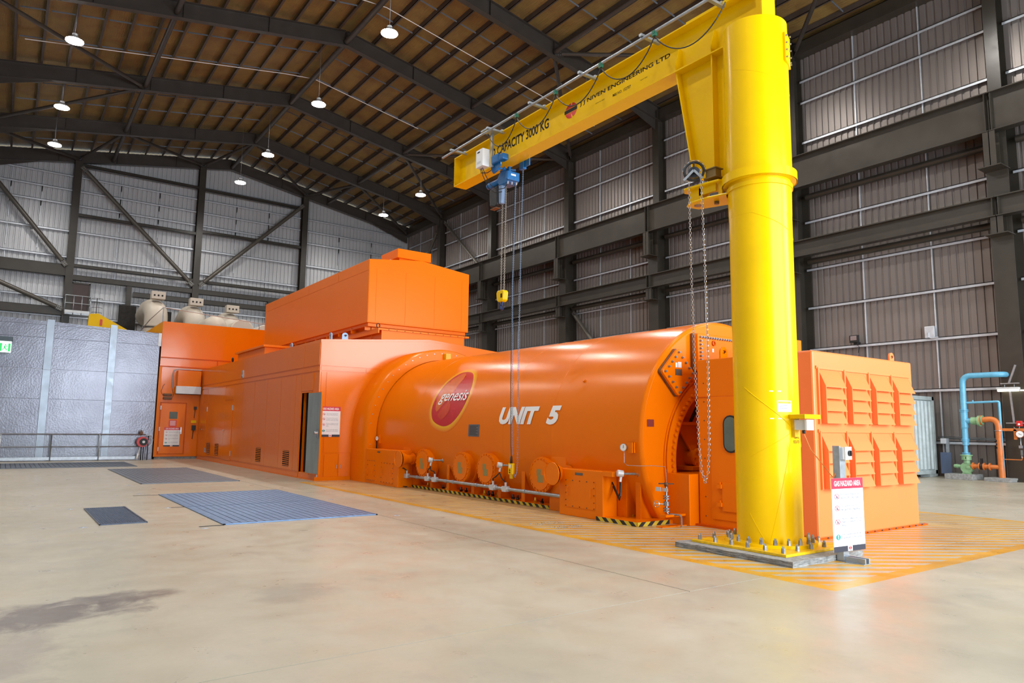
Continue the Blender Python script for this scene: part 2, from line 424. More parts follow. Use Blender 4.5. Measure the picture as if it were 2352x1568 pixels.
# floor: concrete slabs with open joints
fl = S(thing('floor', 'pale beige painted concrete floor of the hall', 'floor'), 'pale beige painted concrete floor of the hall', 'floor')
box('subfloor', (XL-.2, YF-4, -.30), (XR+.2, YB+.2, -.012), M_DARK, fl)
g = .006
def slab(x0, x1, y0, y1): box('slab', (x0+g, y0+g, -.2), (x1-g, y1-g, 0), M_FLOOR, fl)
slab(XL-.1, 14.9, YF-4, 4.28); slab(14.9, XR+.1, YF-4, 5.2); slab(14.9, XR+.1, 5.2, YB)
slab(XL-.1, 5.02, 4.28, 26.0); slab(5.02, 14.9, 4.28, 18.0); slab(5.02, 14.9, 18.0, YB); slab(XL-.1, 5.02, 26.0, YB)
# corrugated walls
def corrug(name, axis, c, a, b, z0, ztop, m, parent, depth=.035, pitch=.19, sgn=1, label=None):
    "axis 'y': sheet in the plane x=c running along y. ztop may be a function"
    mb = MB(); n = int((b-a)/pitch); prof = []
    for i in range(n+1):
        t = a+i*pitch
        prof += [(t, 0), (t+pitch*.64, 0), (t+pitch*.70, depth), (t+pitch*.93, depth)]
    prof = [(min(t, b), d) for t, d in prof]
    vs = []; fs = []
    for t, d in prof:
        zt = ztop(t) if callable(ztop) else ztop
        for z in (z0, zt): vs.append((c+sgn*d, t, z) if axis == 'y' else (t, c+sgn*d, z))
    for i in range(len(prof)-1): fs.append((2*i, 2*i+2, 2*i+3, 2*i+1))
    mb.add(vs, fs); o = mb.build(name, m, parent); return o
def rooftop(x): return 19.6-.175*abs(x-RX)
wr = S(thing('wall_right', 'right side wall of warm grey corrugated sheet on steel girts', 'wall', (XR, 22, 0)), 'right side wall of warm grey corrugated sheet on steel girts', 'wall')
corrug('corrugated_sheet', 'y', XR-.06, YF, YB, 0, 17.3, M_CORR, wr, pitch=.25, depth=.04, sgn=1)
box('outer_skin', (XR+.04, YF, 0), (XR+.1, YB, 17.6), M_DARK, wr)
bays = [(-5.75, 1.35)]+[(FR[i], FR[i+1]) for i in range(len(FR)-1)]
GZ = [1.15, 2.88, 4.60, 6.23, 7.75, 9.67, 11.4, 12.98, 14.66, 15.56]
for (y0, y1) in bays[1:]:
    for z in GZ:
        MB().box((XR-.2, y0+.2, z-.012), (XR-.02, y1-.2, z+.012)).box((XR-.2, y0+.2, z-.09), (XR-.188, y1-.2, z+.012)).build('girt', M_GIRT, wr)
    for k in (1, 2):
        yy = y0+(y1-y0)*k/3
        for za, zb in zip([0]+GZ, GZ+[16.9]):
            box('sag_rod', (XR-.11, yy-.02, za+.02), (XR-.07, yy+.02, zb-.02), M_GIRT, wr)
wb = S(thing('wall_back', 'grey corrugated gable wall at the far end of the hall', 'wall', (RX, YB, 0)), 'grey corrugated gable wall at the far end of the hall', 'wall')
corrug('corrugated_sheet', 'x', YB, XL, XR, 0, lambda x: rooftop(x)+.2, M_CORRG, wb, pitch=.27, depth=.05)
box('outer_skin', (XL, YB+.08, 0), (XR, YB+.14, 16.5), M_DARK, wb)
GBX = [-2.4, 2.6, 9.7, 16.8, 25.1]
for i in range(4):
    xa, xb = GBX[i]+.2, GBX[i+1]-.2
    for z in [2.5, 4.5, 6.3, 7.8, 8.95, 11.45, 13.05, 14.72, 15.62, 16.5, 17.35, 18.2]:
        if z > min(rooftop(xa), rooftop(xb))-.6 and z > 16: 
            continue
        MB().box((xa, YB-.22, z-.012), (xb, YB, z+.012)).box((xa, YB-.22, z-.10), (xb, YB-.208, z+.012)).build('girt', M_GIRT, wb)
        for k in (1, 2):
            xx = xa+(xb-xa)*k/3
            box('sag_rod', (xx-.02, YB-.11, z-1.3), (xx+.02, YB-.07, z-.03), M_GIRT, wb)
wl_ = S(thing('wall_left', 'left side wall of grey corrugated sheet', 'wall', (XL-.2, 22, 0)), 'left side wall of grey corrugated sheet', 'wall')
corrug('corrugated_sheet', 'y', XL-.2, YF, YB, 0, 17.3, M_CORRG, wl_, sgn=-1, pitch=.25)
box('outer_skin', (XL-.3, YF, 0), (XL-.26, YB, 17.4), M_DARK, wl_)
# wall behind the camera, with the open doorway and the window band
wf = S(thing('wall_front', 'corrugated wall behind the viewer with an open vehicle doorway', 'wall', (RX, YF, 0)), 'corrugated wall behind the viewer with an open vehicle doorway', 'wall')
b = MB(); b.box((XL-.3, YF-.1, 0), (3.3, YF, 9.5)); b.box((3.3, YF-.1, 8.5), (13.4, YF, 9.5)); b.box((13.4, YF-.1, 0), (15.0, YF, 9.5))
b.box((15.0, YF-.1, 0), (24.0, YF, 3.3)); b.box((24.0, YF-.1, 0), (XR+.1, YF, 9.5)); b.box((XL-.3, YF-.1, 9.5), (XR+.1, YF, 17.1))
b.prism([(XL-.3, 17.1), (XR+.1, 17.1), (RX, 19.7)], 1, YF-.1, YF)
b.build('wall_sheet', M_CORRG, wf)
# ceiling
ce = S(thing('ceiling', 'pitched roof lined with brown foil insulation between dark purlins', 'ceiling', (RX, 22, 19.8)), 'pitched roof lined with brown foil insulation between dark purlins', 'ceiling')
for sgn in (-1, 1):
    xe = XR+.2 if sgn > 0 else XL-.4
    mb = MB(); nx, ny = 28, 60; vs = []
    for i in range(nx+1):
        for j in range(ny+1):
            x = RX+(xe-RX)*i/nx; y = YF-.3+(YB+.3-YF+.3)*j/ny
            vs.append((x, y, rooftop(x)+.27))
    fs = [(i*(ny+1)+j, (i+1)*(ny+1)+j, (i+1)*(ny+1)+j+1, i*(ny+1)+j+1) for i in range(nx) for j in range(ny)]
    mb.add(vs, fs); mb.build('insulation_lining', M_INS, ce)
    MB().add([(RX, YF-.3, 20.0), (xe, YF-.3, rooftop(xe)+.4), (xe, YB+.3, rooftop(xe)+.4), (RX, YB+.3, 20.0)], [(0, 1, 2, 3)]).build('roof_sheet', M_DARK, ce)
purx = [RX+s*(.35+1.0*k) for s in (-1, 1) for k in range(14)]
for x in purx:
    if not XL < x < XR: continue
    z = rooftop(x); s = 1 if x > RX else -1
    MB().box((x-.012, YF, z), (x+.012, YB, z+.25)).box((x-.012, YF, z), (x+.08*s, YB, z+.014)).build('purlin', M_PURL, ce)
br0 = None
for i, (y0, y1) in enumerate(bays):
    if y1 < 10: continue
    for k in (1, 2):
        yy = y0+(y1-y0)*k/3
        for x in purx:
            s = 1 if x > RX else -1
            if not (XL+1 < x+s < XR-.2): continue
            if br0 is None:
                br0 = MB().box((-.42, -.03, -.012), (.42, .03, .012)).box((-.42, -.03, -.05), (.42, -.018, 0)).build('bridging', M_BRIDGE); br0.parent = ce; c = br0
            else: c = br0.copy(); COL.objects.link(c)
            xm = x+.5*s; c.location = (xm-RX, yy-22, rooftop(xm)+.07-19.8); c.rotation_euler = (0, math.atan(.175)*s, 0)
# fluorescent white cable / conduit runs along the roof
for x0, x1, y in ((-.5, 17.9, 34.4), (8.0, 24.0, 26.3)):
    pts = [(x0+(x1-x0)*t/12, y, rooftop(x0+(x1-x0)*t/12)-.25) for t in range(13)]
    tag(MB().tube(pts, .018, 6).build('roof_conduit', M_WHITE, None), 'thin white conduit run under the roof purlins, %s' % ('farther from the crane' if x0 < 0 else 'passing above the crane jib'), 'conduit', kind='structure')

# portal rafters
def ibeam(mb, p, q, w_, h, tf=.02, tw=.012, up=(0,0,1)):
    p, q, up = Vector(p), Vector(q), Vector(up); d = (q-p).normalized(); u = (up-d*up.dot(d)).normalized()
    mb.obox(p+u*(h/2-tf/2), q+u*(h/2-tf/2), w_, tf, up); mb.obox(p-u*(h/2-tf/2), q-u*(h/2-tf/2), w_, tf, up)
    mb.obox(p, q, tw, h-2*tf, up); return mb
for i, y in enumerate(FR):
    t = S(thing('roof_rafter', 'dark I-section roof rafter, %s frame from the far gable' % ['', 'seventh', 'sixth', 'fifth', 'fourth', 'third', 'second', 'first'][i] if i else 'dark I-section roof rafter nearest the viewer', 'rafter', (RX, y, 19)), 'x', 'rafter')
    t['label'] = ['dark I-section roof rafter nearest the viewer', 'dark roof rafter over the viewer, seventh from the far gable', 'dark roof rafter, sixth from the far gable', 'dark roof rafter passing above the crane column side, fifth from the far gable',
                  'dark roof rafter, fourth from the far gable', 'dark roof rafter, third from the far gable', 'dark roof rafter, second from the far gable', 'dark roof rafter against the far gable wall'][i]
    for s in (-1, 1):
        xe = XR-.3 if s > 0 else XL
        h = .72
        b = MB(); ibeam(b, (RX, y, 19.6-h/2), (xe, y, rooftop(xe)-h/2), .26, h, .025)
        b.build('rafter_beam', M_STEELR, t)
        # haunch
        MB().prism([(xe, rooftop(xe)-h), (xe-s*3.2, rooftop(xe-s*3.2)-h), (xe, rooftop(xe)-h-.55)], 1, y-.012, y+.012).build('haunch', M_STEELR, t)
        for xx in (RX+s*.02, RX+s*3.5, RX+s*6.9, RX+s*10):
            box('stiffener', (xx-.01, y-.12, rooftop(xx)-h+.02), (xx+.01, y+.12, rooftop(xx)-.02), M_STEELR, t)
# ridge and side struts
for x, dz, r, lab in ((RX, .55, .13, 'ridge'), (4.4, .5, .11, 'left slope'), (18.5, .5, .11, 'right slope')):
    t = S(thing('roof_strut', 'long dark tubular strut running under the %s of the roof' % lab, 'strut', (x, 22, rooftop(x)-dz)), 'long dark tubular strut running under the %s of the roof' % lab, 'strut')
    for y0, y1 in bays[2:]:
        MB().frus((x, y0+.1, rooftop(x)-dz), (x, y1-.1, rooftop(x)-dz), r, n=12).build('tube', M_STEELR, t)
def brace(p, q, r, lab, m=M_STEELR, name='diagonal_brace', cat='brace'):
    p, q = Vector(p), Vector(q); d = (q-p).normalized()
    t = S(thing(name, lab, cat, p), lab, cat)
    MB().frus(p+d*.35, q-d*.35, r, n=14).build('tube', m, t)
    for e, s in ((p, 1), (q, -1)):
        MB().obox(e, e+d*s*.45, .03, .26).build('gusset_plate', m, t)
        b = MB()
        for k in (-.06, .06):
            for j in (.1, .2, .3):
                side = d.cross(Vector((0,0,1))).normalized(); upv = side.cross(d)
                b.hexb(e+d*s*j+upv*k+side*.016*(1 if side.y < 0 or side.x < 0 else -1), side*(1 if side.y < 0 or side.x < 0 else -1), .02, .018)
        b.build('gusset_bolt', M_GALV, t, kind='stuff')
rz = lambda x: rooftop(x)-.55
n1, n2 = 4.4, 18.5
for i, (a, bq, lab) in enumerate([((n1, 37.4), (XL+.2, 29.8), 'roof brace left of the left strut, nearer bay'), ((n1, 37.4), (XL+.2, 44.0), 'roof brace left of the left strut, middle bay'),
        ((2.6, 49.5), (XL+.2, 44.2), 'roof brace at the far left gable corner'), ((2.6, 49.5), (n1, 44.2), 'short roof brace from the left gable post'),
        ((n1, 44.2), (9.7, 49.5), 'roof brace from left strut to the middle gable post'), ((9.7, 49.5), (RX, 44.2), 'roof brace from middle gable post to the ridge'),
        ((RX, 44.2), (16.8, 49.5), 'roof brace from ridge to the right gable post'), ((16.8, 49.5), (n2, 44.2), 'short roof brace from the right gable post'),
        ((n2, 44.2), (25.0, 49.5), 'roof brace at the far right gable corner'), ((n2, 37.4), (25.1, 44.0), 'roof brace over the top of the orange shroud'),
        ((n2, 37.4), (25.1, 29.8), 'roof brace behind the tip of the crane jib'), ((n2, 22.9), (25.1, 29.5), 'roof brace right of the jib lettering'),
        ((n2, 22.9), (25.1, 15.8), 'roof brace hidden partly by the crane jib'), ((n2, 8.5), (25.1, 15.5), 'roof brace right of the crane column top')]):
    brace((a[0], a[1], rz(a[0])), (bq[0], bq[1], rz(bq[0])), .085, 'dark tubular '+lab)

# right wall columns and crane runway
CN = ['beside the viewer', 'at the right edge of the photo', 'hidden behind the yellow crane column', 'left of the crane column', 'second left of the crane column', 'third left of the crane column', 'in the far right corner of the hall']
for i, y in enumerate(FR[:7]):
    t = S(thing('steel_column', 'dark stepped steel wall column '+CN[i], 'column', (25, y, 0)), 'dark stepped steel wall column '+CN[i], 'column')
    MB().box((24.9, y-.19, 12.0), (24.925, y+.19, 17.0)).box((25.42, y-.19, 12.0), (25.445, y+.19, 17.0)).box((24.92, y-.01, 12.0), (25.43, y+.01, 17.0)).build('upper_shaft', M_STEEL, t)
    MB().box((24.62, y-.3, 0), (24.65, y+.3, 12.0)).box((25.42, y-.3, 0), (25.45, y+.3, 12.0)).box((24.64, y-.012, 0), (25.43, y+.012, 12.0)).box((24.56, y-.35, 0), (25.45, y+.35, .05)).build('lower_shaft', M_STEEL, t)
    for z0, z1, x0 in ((9.6, 10.72, 24.15), (7.5, 8.04, 24.3)):
        MB().box((x0, y-.012, z0), (24.65, y+.012, z1)).box((x0, y-.17, z0), (x0+.02, y+.17, z1)).box((x0+.3, y-.17, z0), (x0+.32, y+.17, z1)).build('corbel', M_STEEL, t)
        box('corbel_plate', (x0-.12, y-.32, z0-.03), (24.75, y+.32, z0), M_STEEL, t)
for zt, zb, xw, lab in ((12.02, 10.75, 24.35, 'deep upper crane runway beam along the right wall'), (8.67, 8.05, 24.4, 'shallow lower crane runway beam along the right wall')):
    t = S(thing('runway_beam', 'dark '+lab, 'beam', (xw, 22, zb)), 'dark '+lab, 'beam')
    for y0, y1 in zip([FR[0]-7]+FR[:6]+[], FR[:7]):
        h = zt-zb
        MB().box((xw-.18, y0+.01, zt-.03), (xw+.18, y1-.01, zt)).box((xw-.16, y0+.01, zb), (xw+.16, y1-.01, zb+.03)).box((xw-.008, y0+.01, zb), (xw+.008, y1-.01, zt)).build('beam_length', M_STEEL, t)
    for y in FR[:7]:
        MB().box((xw-.16, y-.09, zb+.03), (xw-.01, y-.075, zt-.03)).box((xw-.16, y+.075, zb+.03), (xw-.01, y+.09, zt-.03)).build('end_stiffener', M_STEEL, t)
    box('crane_rail', (xw-.04, FR[0]-7, zt), (xw+.04, FR[6], zt+.05), M_STEEL, t)
    MB().box((xw+.19, FR[0]-7, zt-.03), (24.9, FR[6], zt-.01)).build('walkway_plate', M_STEEL, t)
for zc, lab in ((10.58, 'upper'), (7.98, 'lower')):
    t = S(thing('wall_strut', 'dark horizontal tube between wall columns, %s run' % lab, 'strut', (25.1, 22, zc)), 'dark horizontal tube between wall columns, %s run' % lab, 'strut')
    for y0, y1 in zip(FR[:6], FR[1:7]):
        MB().frus((25.1, y0+.42, zc), (25.1, y1-.42, zc), .12, n=14).build('tube', M_STEEL, t)
box_e = S(MB().box((25.0, YF, 16.55), (25.5, YB, 17.05)).build('eave_beam', M_STEEL), 'dark eaves beam along the top of the right wall', 'beam')
M_STL = mat('lit_brace_paint', (.10, .09, .075), .35, .1, .1, 3)  # lighter copy of the steel paint, light on the braces mixed into the colour
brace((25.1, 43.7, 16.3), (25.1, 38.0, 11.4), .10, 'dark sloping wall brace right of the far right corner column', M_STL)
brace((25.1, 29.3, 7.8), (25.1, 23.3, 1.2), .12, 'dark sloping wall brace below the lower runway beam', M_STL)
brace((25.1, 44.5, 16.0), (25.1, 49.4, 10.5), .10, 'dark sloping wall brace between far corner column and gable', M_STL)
# gable posts, rails and braces
for x, lab in ((2.6, 'left'), (9.7, 'middle'), (16.8, 'right')):
    t = S(thing('gable_post', 'dark I-section gable post, %s one of three' % lab, 'post', (x, 49.7, 0)), 'dark I-section gable post, %s one of three' % lab, 'post')
    zt = rooftop(x)-.4
    MB().box((x-.2, 49.45, 0), (x+.2, 49.475, zt)).box((x-.2, 49.9, 0), (x+.2, 49.925, zt)).box((x-.01, 49.46, 0), (x+.01, 49.9, zt)).build('post_shaft', M_STEEL, t)
t = S(thing('gable_rail', 'dark horizontal rails of the gable wall framing', 'beam', (RX, 49.7, 0)), 'dark horizontal rails of the gable wall framing', 'beam')
for x0, x1, z0, z1 in ((-2.4, 2.4, 10.15, 10.85), (2.8, 25, 9.95, 10.28), (2.8, 9.5, 10.75, 10.95), (9.9, 16.6, 10.7, 10.9), (-2.4, 2.4, 7.75, 8.25), (6.1, 25, 9.3, 9.62), (2.8, 9.5, 13.9, 14.1), (9.9, 16.6, 14.1, 14.3), (2.8, 9.5, 17.05, 17.25), (9.9, 16.6, 17.0, 17.2)):
    MB().box((x0, 49.5, z0), (x1, 49.52, z1)).box((x0, 49.5, z1-.02), (x1, 49.75, z1)).box((x0, 49.5, z0), (x1, 49.75, z0+.02)).build('rail', M_STEEL, t)
for x in (5.85, 14.6): box('rail_post', (x-.14, 49.5, 5.5), (x+.14, 49.8, 9.95), M_STEEL, t)
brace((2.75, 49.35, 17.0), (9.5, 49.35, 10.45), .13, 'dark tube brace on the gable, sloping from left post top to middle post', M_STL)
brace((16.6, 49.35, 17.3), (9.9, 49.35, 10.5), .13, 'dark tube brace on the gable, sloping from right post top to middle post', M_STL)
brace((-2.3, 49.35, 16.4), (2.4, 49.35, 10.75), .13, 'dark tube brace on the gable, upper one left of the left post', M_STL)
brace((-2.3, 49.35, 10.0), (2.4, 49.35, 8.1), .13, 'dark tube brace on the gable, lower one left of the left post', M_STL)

# ------------------------------------------------------------------ high bay lamps
M_LED = emit('lamp_lens', (1, .97, .92), 90)
lamp = thing('high_bay_lamp', '', 'lamp', (0, 0, 0), 'high bay lamps under the roof')
MB().frus((0, 0, .05), (0, 0, .2), .30, .15, n=20).frus((0, 0, .2), (0, 0, .32), .10, n=12).build('housing', M_BOX, lamp)
MB().frus((0, 0, .02), (0, 0, .05), .31, n=20).build('lens', M_LED, lamp)
MB().tube([(0, 0, .3), (0, 0, 2.05)], .008, 5).build('suspension_wire', M_GALV, lamp)
rowname = {0: 'left row', 1: 'ridge row', 2: 'right row'}
first = True; order = ['nearest', 'second nearest', 'third nearest', 'fourth nearest', 'third farthest', 'second farthest', 'farthest']
for i, x in enumerate(LX):
    for j, y in enumerate(LYS):
        if i == 0 and j == 4: y = 30.7
        if i == 2 and j == 6: y = 44.0
        if i == 2 and j == 5: y = 38.6
        o = lamp if first else dup(lamp, (0, 0, 0)); first = False
        o.location = (x, y, LAMP_Z-.05)
        if i == 1:
            for ch in o.children:
                if ch.name.startswith('suspension'):
                    if 'w2' not in globals(): w2 = ch.data.copy(); [setattr(v.co, 'z', v.co.z*1.8) for v in w2.vertices if v.co.z > 1]
                    ch.data = w2
        o['label'] = 'round white high bay lamp of the %s, the %s' % (rowname[i], order[j])
        l = bpy.data.lights.new('lamp_light', 'SPOT'); l.energy = 1120; l.spot_size = R(160); l.spot_blend = .6; l.shadow_soft_size = .22; l.color = (1, .95, .88)
        lo = bpy.data.objects.new('lamp_light', l); COL.objects.link(lo); lo.location = (x, y, LAMP_Z-.12)

# ================================================================== TURBINE GENERATOR
GX, GZC, GR = 9.85, 1.25, 1.98
th0 = -math.asin(GZC/GR)
def cyl(th, y, r=GR): return (GX-r*math.cos(th), y, GZC+r*math.sin(th))
gen = thing('turbine_generator', 'huge orange horizontal generator cylinder marked UNIT 5 beside the yellow crane column', 'generator', (GX, 7.6, 0))
def arcloft(mb, prof, n=72, a0=th0, a1=math.pi-th0, smooth=True):
    "prof: list of (y, r)"
    vs = []; m = n+1
    for y, r in prof:
        b0 = -math.asin(min(1, GZC/r)) if a0 == th0 else a0; b1 = math.pi-b0 if a0 == th0 else a1
        vs += [cyl(b0+(b1-b0)*i/n, y, r) for i in range(m)]
    fs = [(k*m+i, k*m+i+1, (k+1)*m+i+1, (k+1)*m+i) for k in range(len(prof)-1) for i in range(n)]
    return mb.add(vs, fs, smooth)
arcloft(MB(), [(7.6, GR-.05), (7.615, GR-.02), (7.65, GR), (7.66, GR), (7.70, GR), (12.0, GR), (16.95, GR)]).build('shell', M_OR, gen)
for ys_ in (9.77, 11.25, 14.87): arcloft(MB(), [(ys_-.012, GR-.001), (ys_-.004, GR+.003), (ys_+.004, GR+.003), (ys_+.012, GR-.001)]).build('weld_seam', M_OR, gen)
# end face with round recess
cx, cz, ri = GX, .92, 1.25
def outer_at(a, rad=GR-.05):
    ux, uz = math.cos(a), math.sin(a); dz = cz-GZC
    bq = dz*uz; t = -bq+math.sqrt(bq*bq-(dz*dz-rad*rad))
    if uz < 0: t = min(t, cz/-uz)
    return t
mb = MB(); n = 120; A = []; B = []; C2 = []
for i in range(n):
    a = 2*math.pi*i/n; to = outer_at(a); ti = min(ri, cz/-math.sin(a) if math.sin(a) < -1e-6 else 9)
    A.append((cx+to*math.cos(a), 7.6, cz+to*math.sin(a))); B.append((cx+ti*math.cos(a), 7.6, cz+ti*math.sin(a))); C2.append((cx+ti*math.cos(a), 8.25, cz+ti*math.sin(a)))
for i in range(n):
    j = (i+1) % n
    mb.add([A[i], A[j], B[j], B[i]], [(0, 1, 2, 3)]); mb.add([B[i], B[j], C2[j], C2[i]], [(0, 1, 2, 3)])
mb.build('end_face', M_OR, gen)
mb = MB(); arc = [(cx+1.25*math.cos(a), cz+1.25*math.sin(a)) for a in [R(-42)+R(264)*i/60 for i in range(61)]]
mb.prism(arc, 1, 8.02, 8.08); mb.build('recess_plate', M_OR, gen)
def arcring(r0, r1, y0, y1, a0=-40, a1=220, n=80, c=(cx, cz)):
    mb = MB(); vs = []
    for i in range(n+1):
        a = R(a0+(a1-a0)*i/n)
        for r, y in ((r0, y0), (r1, y0), (r1, y1), (r0, y1)): vs.append((c[0]+r*math.cos(a), y, c[1]+r*math.sin(a)))
    fs = [(4*i+k, 4*i+(k+1) % 4, 4*i+4+(k+1) % 4, 4*i+4+k) for i in range(n) for k in range(4)]
    fs += [(0, 1, 2, 3), (4*n, 4*n+3, 4*n+2, 4*n+1)]
    return mb.add(vs, fs)
arcring(1.475, 1.50, 7.575, 7.62).build('recess_rim', M_OR, gen)
arcring(1.24, 1.45, 7.57, 7.62).build('bolt_flange', M_OR, gen)
b = MB()
for i in range(62):
    a = R(-36+252*i/61); b.hexb((cx+1.33*math.cos(a), 7.57, cz+1.33*math.sin(a)), (0, -1, 0), .030, .04)
b.build('flange_bolt', M_OR, gen, kind='stuff')
# bracket, pipe and hose in the recess
MB().prism([(9.0, 1.5), (9.75, 1.5), (9.4, 1.0)], 1, 7.9, 7.93).box((9.0, 7.78, 1.49), (9.8, 8.1, 1.54)).build('recess_bracket', M_OR, gen)
MB().frus((9.42, 8.05, .95), (9.42, 7.78, .95), .13, n=20).frus((9.42, 7.81, .95), (9.42, 7.76, .95), .165, n=24).build('recess_pipe', M_OR, gen)
b = MB()
for i in range(8):
    a = R(45*i); b.hexb((9.42+.13*math.cos(a), 7.76, .95+.13*math.sin(a)), (0, -1, 0), .016, .015)
b.build('pipe_bolt', M_ORD, gen, kind='stuff')
MB().tube([(9.5, 8.0, 1.2), (9.42, 7.95, 1.55), (9.5, 7.9, 1.75), (9.62, 7.88, 1.85)], .03, 8).build('black_hose', M_BLACK, gen)
MB().box((9.1, 7.65, .76), (9.9, 8.1, .82)).build('recess_ledge', M_OR, gen)
# bolted covers on the end face
def cover(name, pts, y0, y1, m, bolts, bm_, br, label):
    o = MB().prism(pts, 1, y0, y1).build(name, m, gen, bev=.012, label=label)
    MB().prism([(p[0]+(p[0]-sum(q[0] for q in pts)/len(pts))*.035, p[1]+(p[1]-sum(q[1] for q in pts)/len(pts))*.035) for p in pts], 1, y1, y1+.035).build('cover_gasket', M_RUST, o)
    b = MB()
    for x, z in bolts: b.hexb((x, y0, z), (0, -1, 0), br, .028); b.frus((x, y0-.028, z), (x, y0-.04, z), br*.55, n=8)
    b.build('cover_bolt', bm_, o, kind='stuff')
    return o
def rsq(cx_, cz_, hw, hh, r, rot=0):
    pts = []
    for sx, sz, a0 in ((1, 1, 0), (-1, 1, 90), (-1, -1, 180), (1, -1, 270)):
        for k in range(5):
            a = R(a0+22.5*k); pts.append((sx*(hw-r)+r*math.cos(a), sz*(hh-r)+r*math.sin(a)))
    c, s = math.cos(rot), math.sin(rot)
    return [(cx_+x*c-z*s, cz_+x*s+z*c) for x, z in pts]
dc = (8.63, 2.31)
bl = []
for k in range(5):
    for sx in (-1, 1): bl += [(sx*.225, -.225+.1125*k), (-.225+.1125*k, sx*.225)]
c45 = math.sqrt(.5)
cov = cover('diamond_cover', rsq(dc[0], dc[1], .275, .275, .05, R(45)), 7.50, 7.56, M_OR, sorted(set((round(dc[0]+(x-z)*c45, 4), round(dc[1]+(x+z)*c45, 4)) for x, z in bl)), M_BOLT, .019, 'diamond shaped bolted cover with dirty edges')
f = plane((0, 7.498, 0), (1, 0, 0), (0, 0, 1))
poly_on('cover_plate', rect(8.54, 8.70, 2.26, 2.36), f, M_PLATE, cov, label='brown nameplate')
poly_on('cover_sticker', rect(8.55, 8.595, 2.385, 2.46), f, M_WHITE, cov); poly_on('cover_sticker', rect(8.61, 8.69, 2.385, 2.475), f, M_WHITE, cov)
bl = [(9.11+.062*k, 2.91) for k in range(25)]+[(9.11, 2.91-.062*k) for k in range(1, 9)]+[(10.6, 2.91-.062*k) for k in range(1, 9)]
cov = cover('top_cover', rsq(9.85, 2.66, .80, .31, .03), 7.46, 7.55, M_OR, bl, M_BOLT, .019, 'wide bolted cover with a row of steel bolts')
MB().tube([(9.44+.035*math.cos(R(30*i)), 7.45, 2.83+.035*math.sin(R(30*i))) for i in range(12)], .012, 6, closed=True).build('eye_ring', M_ORD, cov)
poly_on('cover_sticker', rect(9.40, 9.44, 2.68, 2.74), plane((0, 7.455, 0), (1, 0, 0), (0, 0, 1)), M_BOX, cov)
poly_on('warning_plate', rect(8.0, 8.15, 1.45, 1.56), plane((0, 7.595, 0), (1, 0, 0), (0, 0, 1)), mat('dark_red_plate', (.20, .015, .01), .5), gen, label='dark red warning plate')
# arch ring between generator and enclosure
mb = MB()
def archpts(r, n=48):
    p = [(GX-r, 0)]+[(GX-r*math.cos(math.pi*i/n), GZC+r*math.sin(math.pi*i/n)) for i in range(n+1)]+[(GX+r, 0)]
    return p
pa, pb_, pi_ = archpts(2.29), archpts(2.24), archpts(1.99)
vs = [(x, 17.8, z) for x, z in pa]+[(x, 16.98, z) for x, z in pa]+[(x, 16.9, z) for x, z in pb_]+[(x, 16.9, z) for x, z in pi_]
k = len(pa)
ring = mb.add(vs, [(j*k+i, j*k+i+1, (j+1)*k+i+1, (j+1)*k+i) for j in range(3) for i in range(k-1)], False)
ring = ring.build('arch_ring', M_OR, gen)
for p in ring.data.polygons: p.use_smooth = True
b = MB()
for i in range(1, 29):
    a = math.pi*i/29; b.frus((GX-2.17*math.cos(a), 16.9, GZC+2.17*math.sin(a)), (GX-2.17*math.cos(a), 16.885, GZC+2.17*math.sin(a)), .013, n=6)
for z in (.2, .45, .7, .95): b.frus((GX-2.17, 16.9, z), (GX-2.17, 16.885, z), .013, n=6)
b.build('ring_bolt', M_GALV, gen, kind='stuff')
box('ring_block', (9.80, 16.78, 3.2), (9.96, 16.9, 3.42), M_YEW, gen, .01, label='yellowish lifting block on the ring')
# supports along the visible side
MB().box((7.62, 7.45, 0), (8.6, 8.35, .06)).box((7.95, 9.6, 0), (8.45, 15.6, .05)).build('foot_plate', M_OR, gen)
poly_on('hazard_strip', rect(9.6, 15.55, .0, .055), plane((7.944, 0, 0), (0, 1, 0), (0, 0, 1)), M_HAZ, gen, label='black and yellow hazard strip')
b = MB().box((7.93, 7.43, 0), (7.95, 8.36, .02))
poly_on('hazard_strip', rect(7.45, 8.33, .0, .062), plane((7.614, 0, 0), (0, 1, 0), (0, 0, 1)), M_HAZ, gen, label='black and yellow hazard strip')
poly_on('hazard_strip', rect(7.62, 8.3, 0, .062), plane((0, 7.444, 0), (1, 0, 0), (0, 0, 1)), M_HAZ, gen, label='black and yellow hazard strip')
for y, h in ((14.2, .68), (13.46, .64), (12.46, .62), (11.5, .70), (10.72, .62), (7.78, .70)):
    MB().box((7.98, y-.05, .05), (8.0, y+.05, h)).prism([(7.98, .05), (8.5, .05), (8.35, h), (8.0, h)], 1, y-.01, y+.01).build('support_gusset', M_OR, gen)
for y0, y1, h in ((15.1, 15.45, .95), (9.4, 9.8, .95)):
    MB().prism([(7.86, .0), (8.3, 0), (8.3, h), (7.9, h)], 1, y0, y1).build('support_pillar', M_OR, gen, .01)
# anchor bolts: pairs with yellow / black caps
for i, y in enumerate((14.55, 14.38, 13.85, 13.68, 13.1, 12.9, 12.2, 12.05, 11.9, 11.72, 11.2, 11.05, 10.5, 10.3, 8.15, 8.02)):
    MB().frus((8.1, y, .05), (8.1, y, .09), .035, n=6).frus((8.1, y, .09), (8.1, y, .14), .02, n=8).build('anchor_bolt', M_YEW if i % 3 == 0 else M_BLACK, gen)
